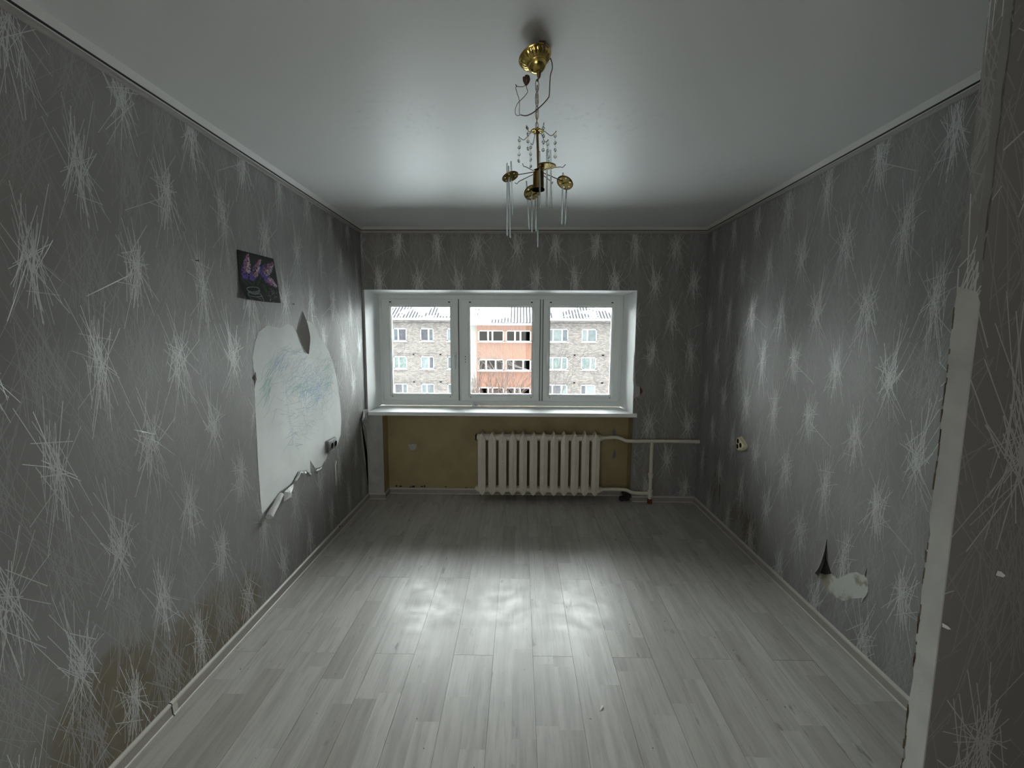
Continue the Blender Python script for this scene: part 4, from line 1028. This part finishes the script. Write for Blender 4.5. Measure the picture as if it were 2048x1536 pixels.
PN = [mat('far_pane_a', (.08, .09, .095), .3, var=.5, vscale=3), mat('far_pane_b', (.105, .118, .122), .35, var=.4, vscale=4), mat('far_pane_c', (.06, .058, .065), .3, var=.5, vscale=6), mat('far_pane_d', (.13, .145, .145), .4, var=.3, vscale=5), mat('far_pane_e', (.12, .15, .14), .3, var=.5, vscale=5)]
rows = [(657.5, 683), (713.8, 738.6), (768.8, 794)]
zr = [(aY(1000, b_, BY).z, aY(1000, a, BY).z) for a, b_ in rows]
zr.append((zr[2][0] - 2.66, zr[2][1] - 2.66))
ze = aY(800, 638, BY).z
X = lambda p_: aY(p_, 700, BY).x
colsL = [X(786.6), X(840.6), X(894.2)]
colsL = [colsL[0] - 2.68 * i for i in range(6, 0, -1)] + colsL; cw = 1.34
cols = [(x_, x_ + cw, 2) for x_ in colsL] + [(X(1093), X(1136), 3), (X(1163), X(1193), 2)] + [(X(1163) + 2.75 * i, X(1163) + 2.75 * i + cw, 2) for i in range(1, 7)]
BX0, BX1 = X(941), X(1069)
wall_x0, wall_x1 = -30.5, 25.5
# wall pieces between window openings (real openings)
wallm = MB()
def wall_band(x0, x1, y0, y1, holes, z0, z1):
    zs_ = sorted(set([z0, z1] + [v for h in holes for v in (h[2], h[3]) if z0 < v < z1]))
    for za, zb_ in zip(zs_[:-1], zs_[1:]):
        hx = sorted([(h[0], h[1]) for h in holes if h[2] <= za + 1e-4 and h[3] >= zb_ - 1e-4]); x_ = x0
        for a, b_ in hx:
            if a > x_: wallm.box(x_, a, y0, y1, za, zb_)
            x_ = max(x_, b_)
        if x_ < x1: wallm.box(x_, x1, y0, y1, za, zb_)
holes = [(a, b_, z0, z1) for a, b_, n_ in cols for z0, z1 in zr]
wall_band(wall_x0, BX0, BY, BY + .35, [h for h in holes if h[1] < BX0], GZ_, ze + .1)
wall_band(BX1, wall_x1, BY, BY + .35, [h for h in holes if h[0] > BX1 - .2], GZ_, ze + .1)
wallm.box(wall_x0, wall_x1, BY + 9.6, BY + 10, GZ_, ze + .1); wallm.box(wall_x0, wall_x0 + .3, BY, BY + 10, GZ_, ze + .1); wallm.box(wall_x1 - .3, wall_x1, BY, BY + 10, GZ_, ze + .1)
wallm.box(wall_x0, wall_x1, BY + 1.2, BY + 1.4, GZ_, ze + .1)   # inner wall behind the rooms
bq = MB(); bq.v, bq.f, bq.mi = wallm.v, wallm.f, wallm.mi
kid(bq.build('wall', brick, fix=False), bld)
# string courses of bricks proud above windows
sc_ = MB()
for z0, z1 in zr[1:]:
    for a, b_, n_ in cols: sc_.box(a - .75, b_ + .75, BY - .05, BY + .01, z1 + .16, z1 + .26)
sc_.box(wall_x0, BX0, BY - .05, BY + .01, zr[0][1] + .45, zr[0][1] + .55); sc_.box(BX1, wall_x1, BY - .05, BY + .01, zr[0][1] + .45, zr[0][1] + .55)
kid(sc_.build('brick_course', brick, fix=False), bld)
rw = random.Random(31)
def far_window(x0, x1, z0, z1, n_, Y, var=None, splits=None):
    fr_ = MB(); t = .085
    fr_.box(x0, x1, Y + .08, Y + .14, z0, z0 + t); fr_.box(x0, x1, Y + .08, Y + .14, z1 - t, z1)
    if splits is None:
        splits = [rw.choice((.38, .45, .62))] if n_ == 2 else [.30, .72]
    xs = [x0] + [x0 + (x1 - x0) * s_ for s_ in splits] + [x1]
    fr_.box(x0, x0 + t, Y + .08, Y + .14, z0, z1); fr_.box(x1 - t, x1, Y + .08, Y + .14, z0, z1)
    for x_ in xs[1:-1]: fr_.box(x_ - t * .8, x_ + t * .8, Y + .07, Y + .14, z0, z1)
    fr_.box(x0 - .06, x1 + .06, Y - .10, Y + .1, z0 - .08, z0)       # snowy ledge
    fo = kid(fr_.build('window', WF, fix=False), bld)
    for a, b_ in zip(xs[:-1], xs[1:]):
        MB().box(a + t, b_ - t, Y + .10, Y + .115, z0 + t, z1 - t).build('pane', rw.choice(PN), fo, fix=False).location = Vector((0, 0, 0))
    for ch_ in fo.children: ch_.matrix_parent_inverse = Matrix.Identity(4); ch_.location = (0, 0, 0)
    return fo
for a, b_, n_ in cols:
    for (z0, z1) in zr: far_window(a, b_, z0, z1, n_, BY)
# balcony bay
VY = BY - 1.0
XV = lambda p_: aY(p_, 700, VY).x
ZV = lambda p_: aY(1000, p_, VY).z
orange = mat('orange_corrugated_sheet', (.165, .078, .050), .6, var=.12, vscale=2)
bx0, bx1 = XV(952.5), XV(1066)
ba = MB(); ba.box(XV(941), bx0, VY + .1, BY, GZ_, ZV(646)); ba.box(bx1, XV(1072), VY + .1, BY, GZ_, ZV(646))
kid(ba.build('bay_pier', mat('pale_block', (.16, .15, .14), .85, var=.2, vscale=5), fix=False), bld)
bands = [(647, 661), (684.5, 719), (742, 775), (798.5, 832)]
for t_, b_ in bands:
    z1, z0 = ZV(t_), ZV(b_); vs = []; n = int((bx1 - bx0) / .07)
    for i in range(n + 1):
        x_ = bx0 + (bx1 - bx0) * i / n; y_ = VY + (.0 if i % 2 else .05); vs += [(x_, y_, z0), (x_, y_, z1)]
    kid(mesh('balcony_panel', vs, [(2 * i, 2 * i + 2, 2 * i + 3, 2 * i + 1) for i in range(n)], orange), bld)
wb_ = [((661, 684.5)), ((719, 742)), ((775, 798.5))]
for t_, b_ in wb_:
    z1, z0 = ZV(t_), ZV(b_)
    for p0, p1, sp_2 in ((957, 1007.5, [.38, .55]), (1012, 1061.5, [.36, .58])):
        far_window(XV(p0), XV(p1), z0 + .06, z1, 3, VY - .05, splits=sp_2 if t_ != 719 else ([.30, .68] if p0 == 957 else [.3, .7]))
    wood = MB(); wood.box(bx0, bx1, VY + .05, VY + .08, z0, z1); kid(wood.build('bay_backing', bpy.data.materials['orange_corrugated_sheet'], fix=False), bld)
# roof: corrugated sheets with snow, fascia
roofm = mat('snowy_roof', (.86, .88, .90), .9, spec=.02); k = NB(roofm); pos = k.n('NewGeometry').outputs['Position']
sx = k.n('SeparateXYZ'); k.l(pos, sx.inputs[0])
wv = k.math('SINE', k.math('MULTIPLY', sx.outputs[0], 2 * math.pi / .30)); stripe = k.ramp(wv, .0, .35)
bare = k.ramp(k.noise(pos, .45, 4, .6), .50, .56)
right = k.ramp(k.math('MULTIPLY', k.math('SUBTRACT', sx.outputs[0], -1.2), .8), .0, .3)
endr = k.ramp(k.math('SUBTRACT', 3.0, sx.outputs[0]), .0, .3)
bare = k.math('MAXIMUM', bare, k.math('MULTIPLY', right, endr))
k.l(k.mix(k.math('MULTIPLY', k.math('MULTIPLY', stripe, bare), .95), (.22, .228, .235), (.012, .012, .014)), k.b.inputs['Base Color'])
def roof_piece(x0, x1, ye, ze_, yr, zr_):
    n = int((x1 - x0) / .075); vs = []
    for i in range(n + 1):
        x_ = x0 + (x1 - x0) * i / n; h_ = .03 * math.cos(i * math.pi / 2)
        vs += [(x_, ye, ze_ + h_), (x_, yr, zr_ + h_)]
    return vs, [(2 * i, 2 * i + 2, 2 * i + 3, 2 * i + 1) for i in range(n)]
slope = math.tan(math.radians(27)); Yr = BY + 5
zR = ze + .15 + slope * (Yr - BY + .5)
rf = MB()
for x0, x1, ye in ((wall_x0 - .4, XV(938), BY - .5), (XV(1073), wall_x1 + .4, BY - .5), (XV(938), XV(1073), VY - .45)):
    v_, f_2 = roof_piece(x0, x1, ye, zR - slope * (Yr - ye), Yr, zR); rf.add(v_, f_2)
v_, f_2 = roof_piece(wall_x0 - .4, wall_x1 + .4, BY + 10.5, zR - slope * 5.5, Yr, zR); rf.add(v_, f_2)
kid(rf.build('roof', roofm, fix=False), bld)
fa = MB()
for x0, x1, ye in ((wall_x0 - .4, XV(938), BY - .5), (XV(1073), wall_x1 + .4, BY - .5), (XV(938), XV(1073), VY - .45)):
    z_ = zR - slope * (Yr - ye); fa.box(x0, x1, ye + .02, ye + .08, z_ - .20, z_ - .04); fa.box(x0, x1, ye + .02, BY + .1, z_ - .24, z_ - .18)
kid(fa.build('fascia', WF, fix=False), bld)

def tree(name, base, H_, seed, label, spread=.5, lean=(0, 0), rad=.11, depth=6, col=(.16, .10, .08)):
    rt = random.Random(seed); mb = MB()
    def grow(p, d, L_, r, dep):
        pts = [p]; q = p.copy(); dd = d.copy(); n = 4
        for i in range(n):
            dd = (dd + Vector((rt.gauss(0, .09), rt.gauss(0, .09), .05))).normalized(); q = q + dd * L_ / n; pts.append(q.copy())
        mb.tube(pts, [max(.008, r * (1 - .45 * i / n)) for i in range(n + 1)], 5 if dep > 2 else 4, cap=False)
        if dep == 0: return
        for j in range(rt.choice((2, 3, 3)) + (1 if dep > 3 else 0)):
            s_ = rt.randint(2, n); a = rt.uniform(0, 2 * math.pi); sp_1 = spread * rt.uniform(.55, 1.2)
            e1 = dd.orthogonal().normalized(); e2 = dd.cross(e1); nd = (dd + (e1 * math.cos(a) + e2 * math.sin(a)) * sp_1).normalized()
            grow(pts[s_], nd, L_ * rt.uniform(.62, .85), r * .56, dep - 1)
    b0 = Vector(base); grow(b0, Vector((lean[0], lean[1], 1)).normalized(), H_ * .30, rad, depth)
    me = bpy.data.meshes.new(name); me.from_pydata([tuple(Vector(v) - b0) for v in mb.v], [], mb.f); me.update()
    o = link(name, me, mat(name + '_bark', col, .9), loc=b0); tag(o, label, 'tree'); return o
p = aY(995, 795, 24.0)
tree('bare_tree', (p.x, 24.0, GZ_), 11.6, 44, 'leafless tree whose twigs fan up in front of the orange balconies', .42, rad=.13, depth=6, col=(.05, .03, .025))
p = aY(1262, 720, 16.0)
tree('bare_tree', (p.x, 16.0, GZ_), 15.0, 13, 'leafless tree with thin twigs reaching in at the right edge of the window view', .55, lean=(-.04, 0), rad=.12, depth=5, col=(.06, .05, .048))
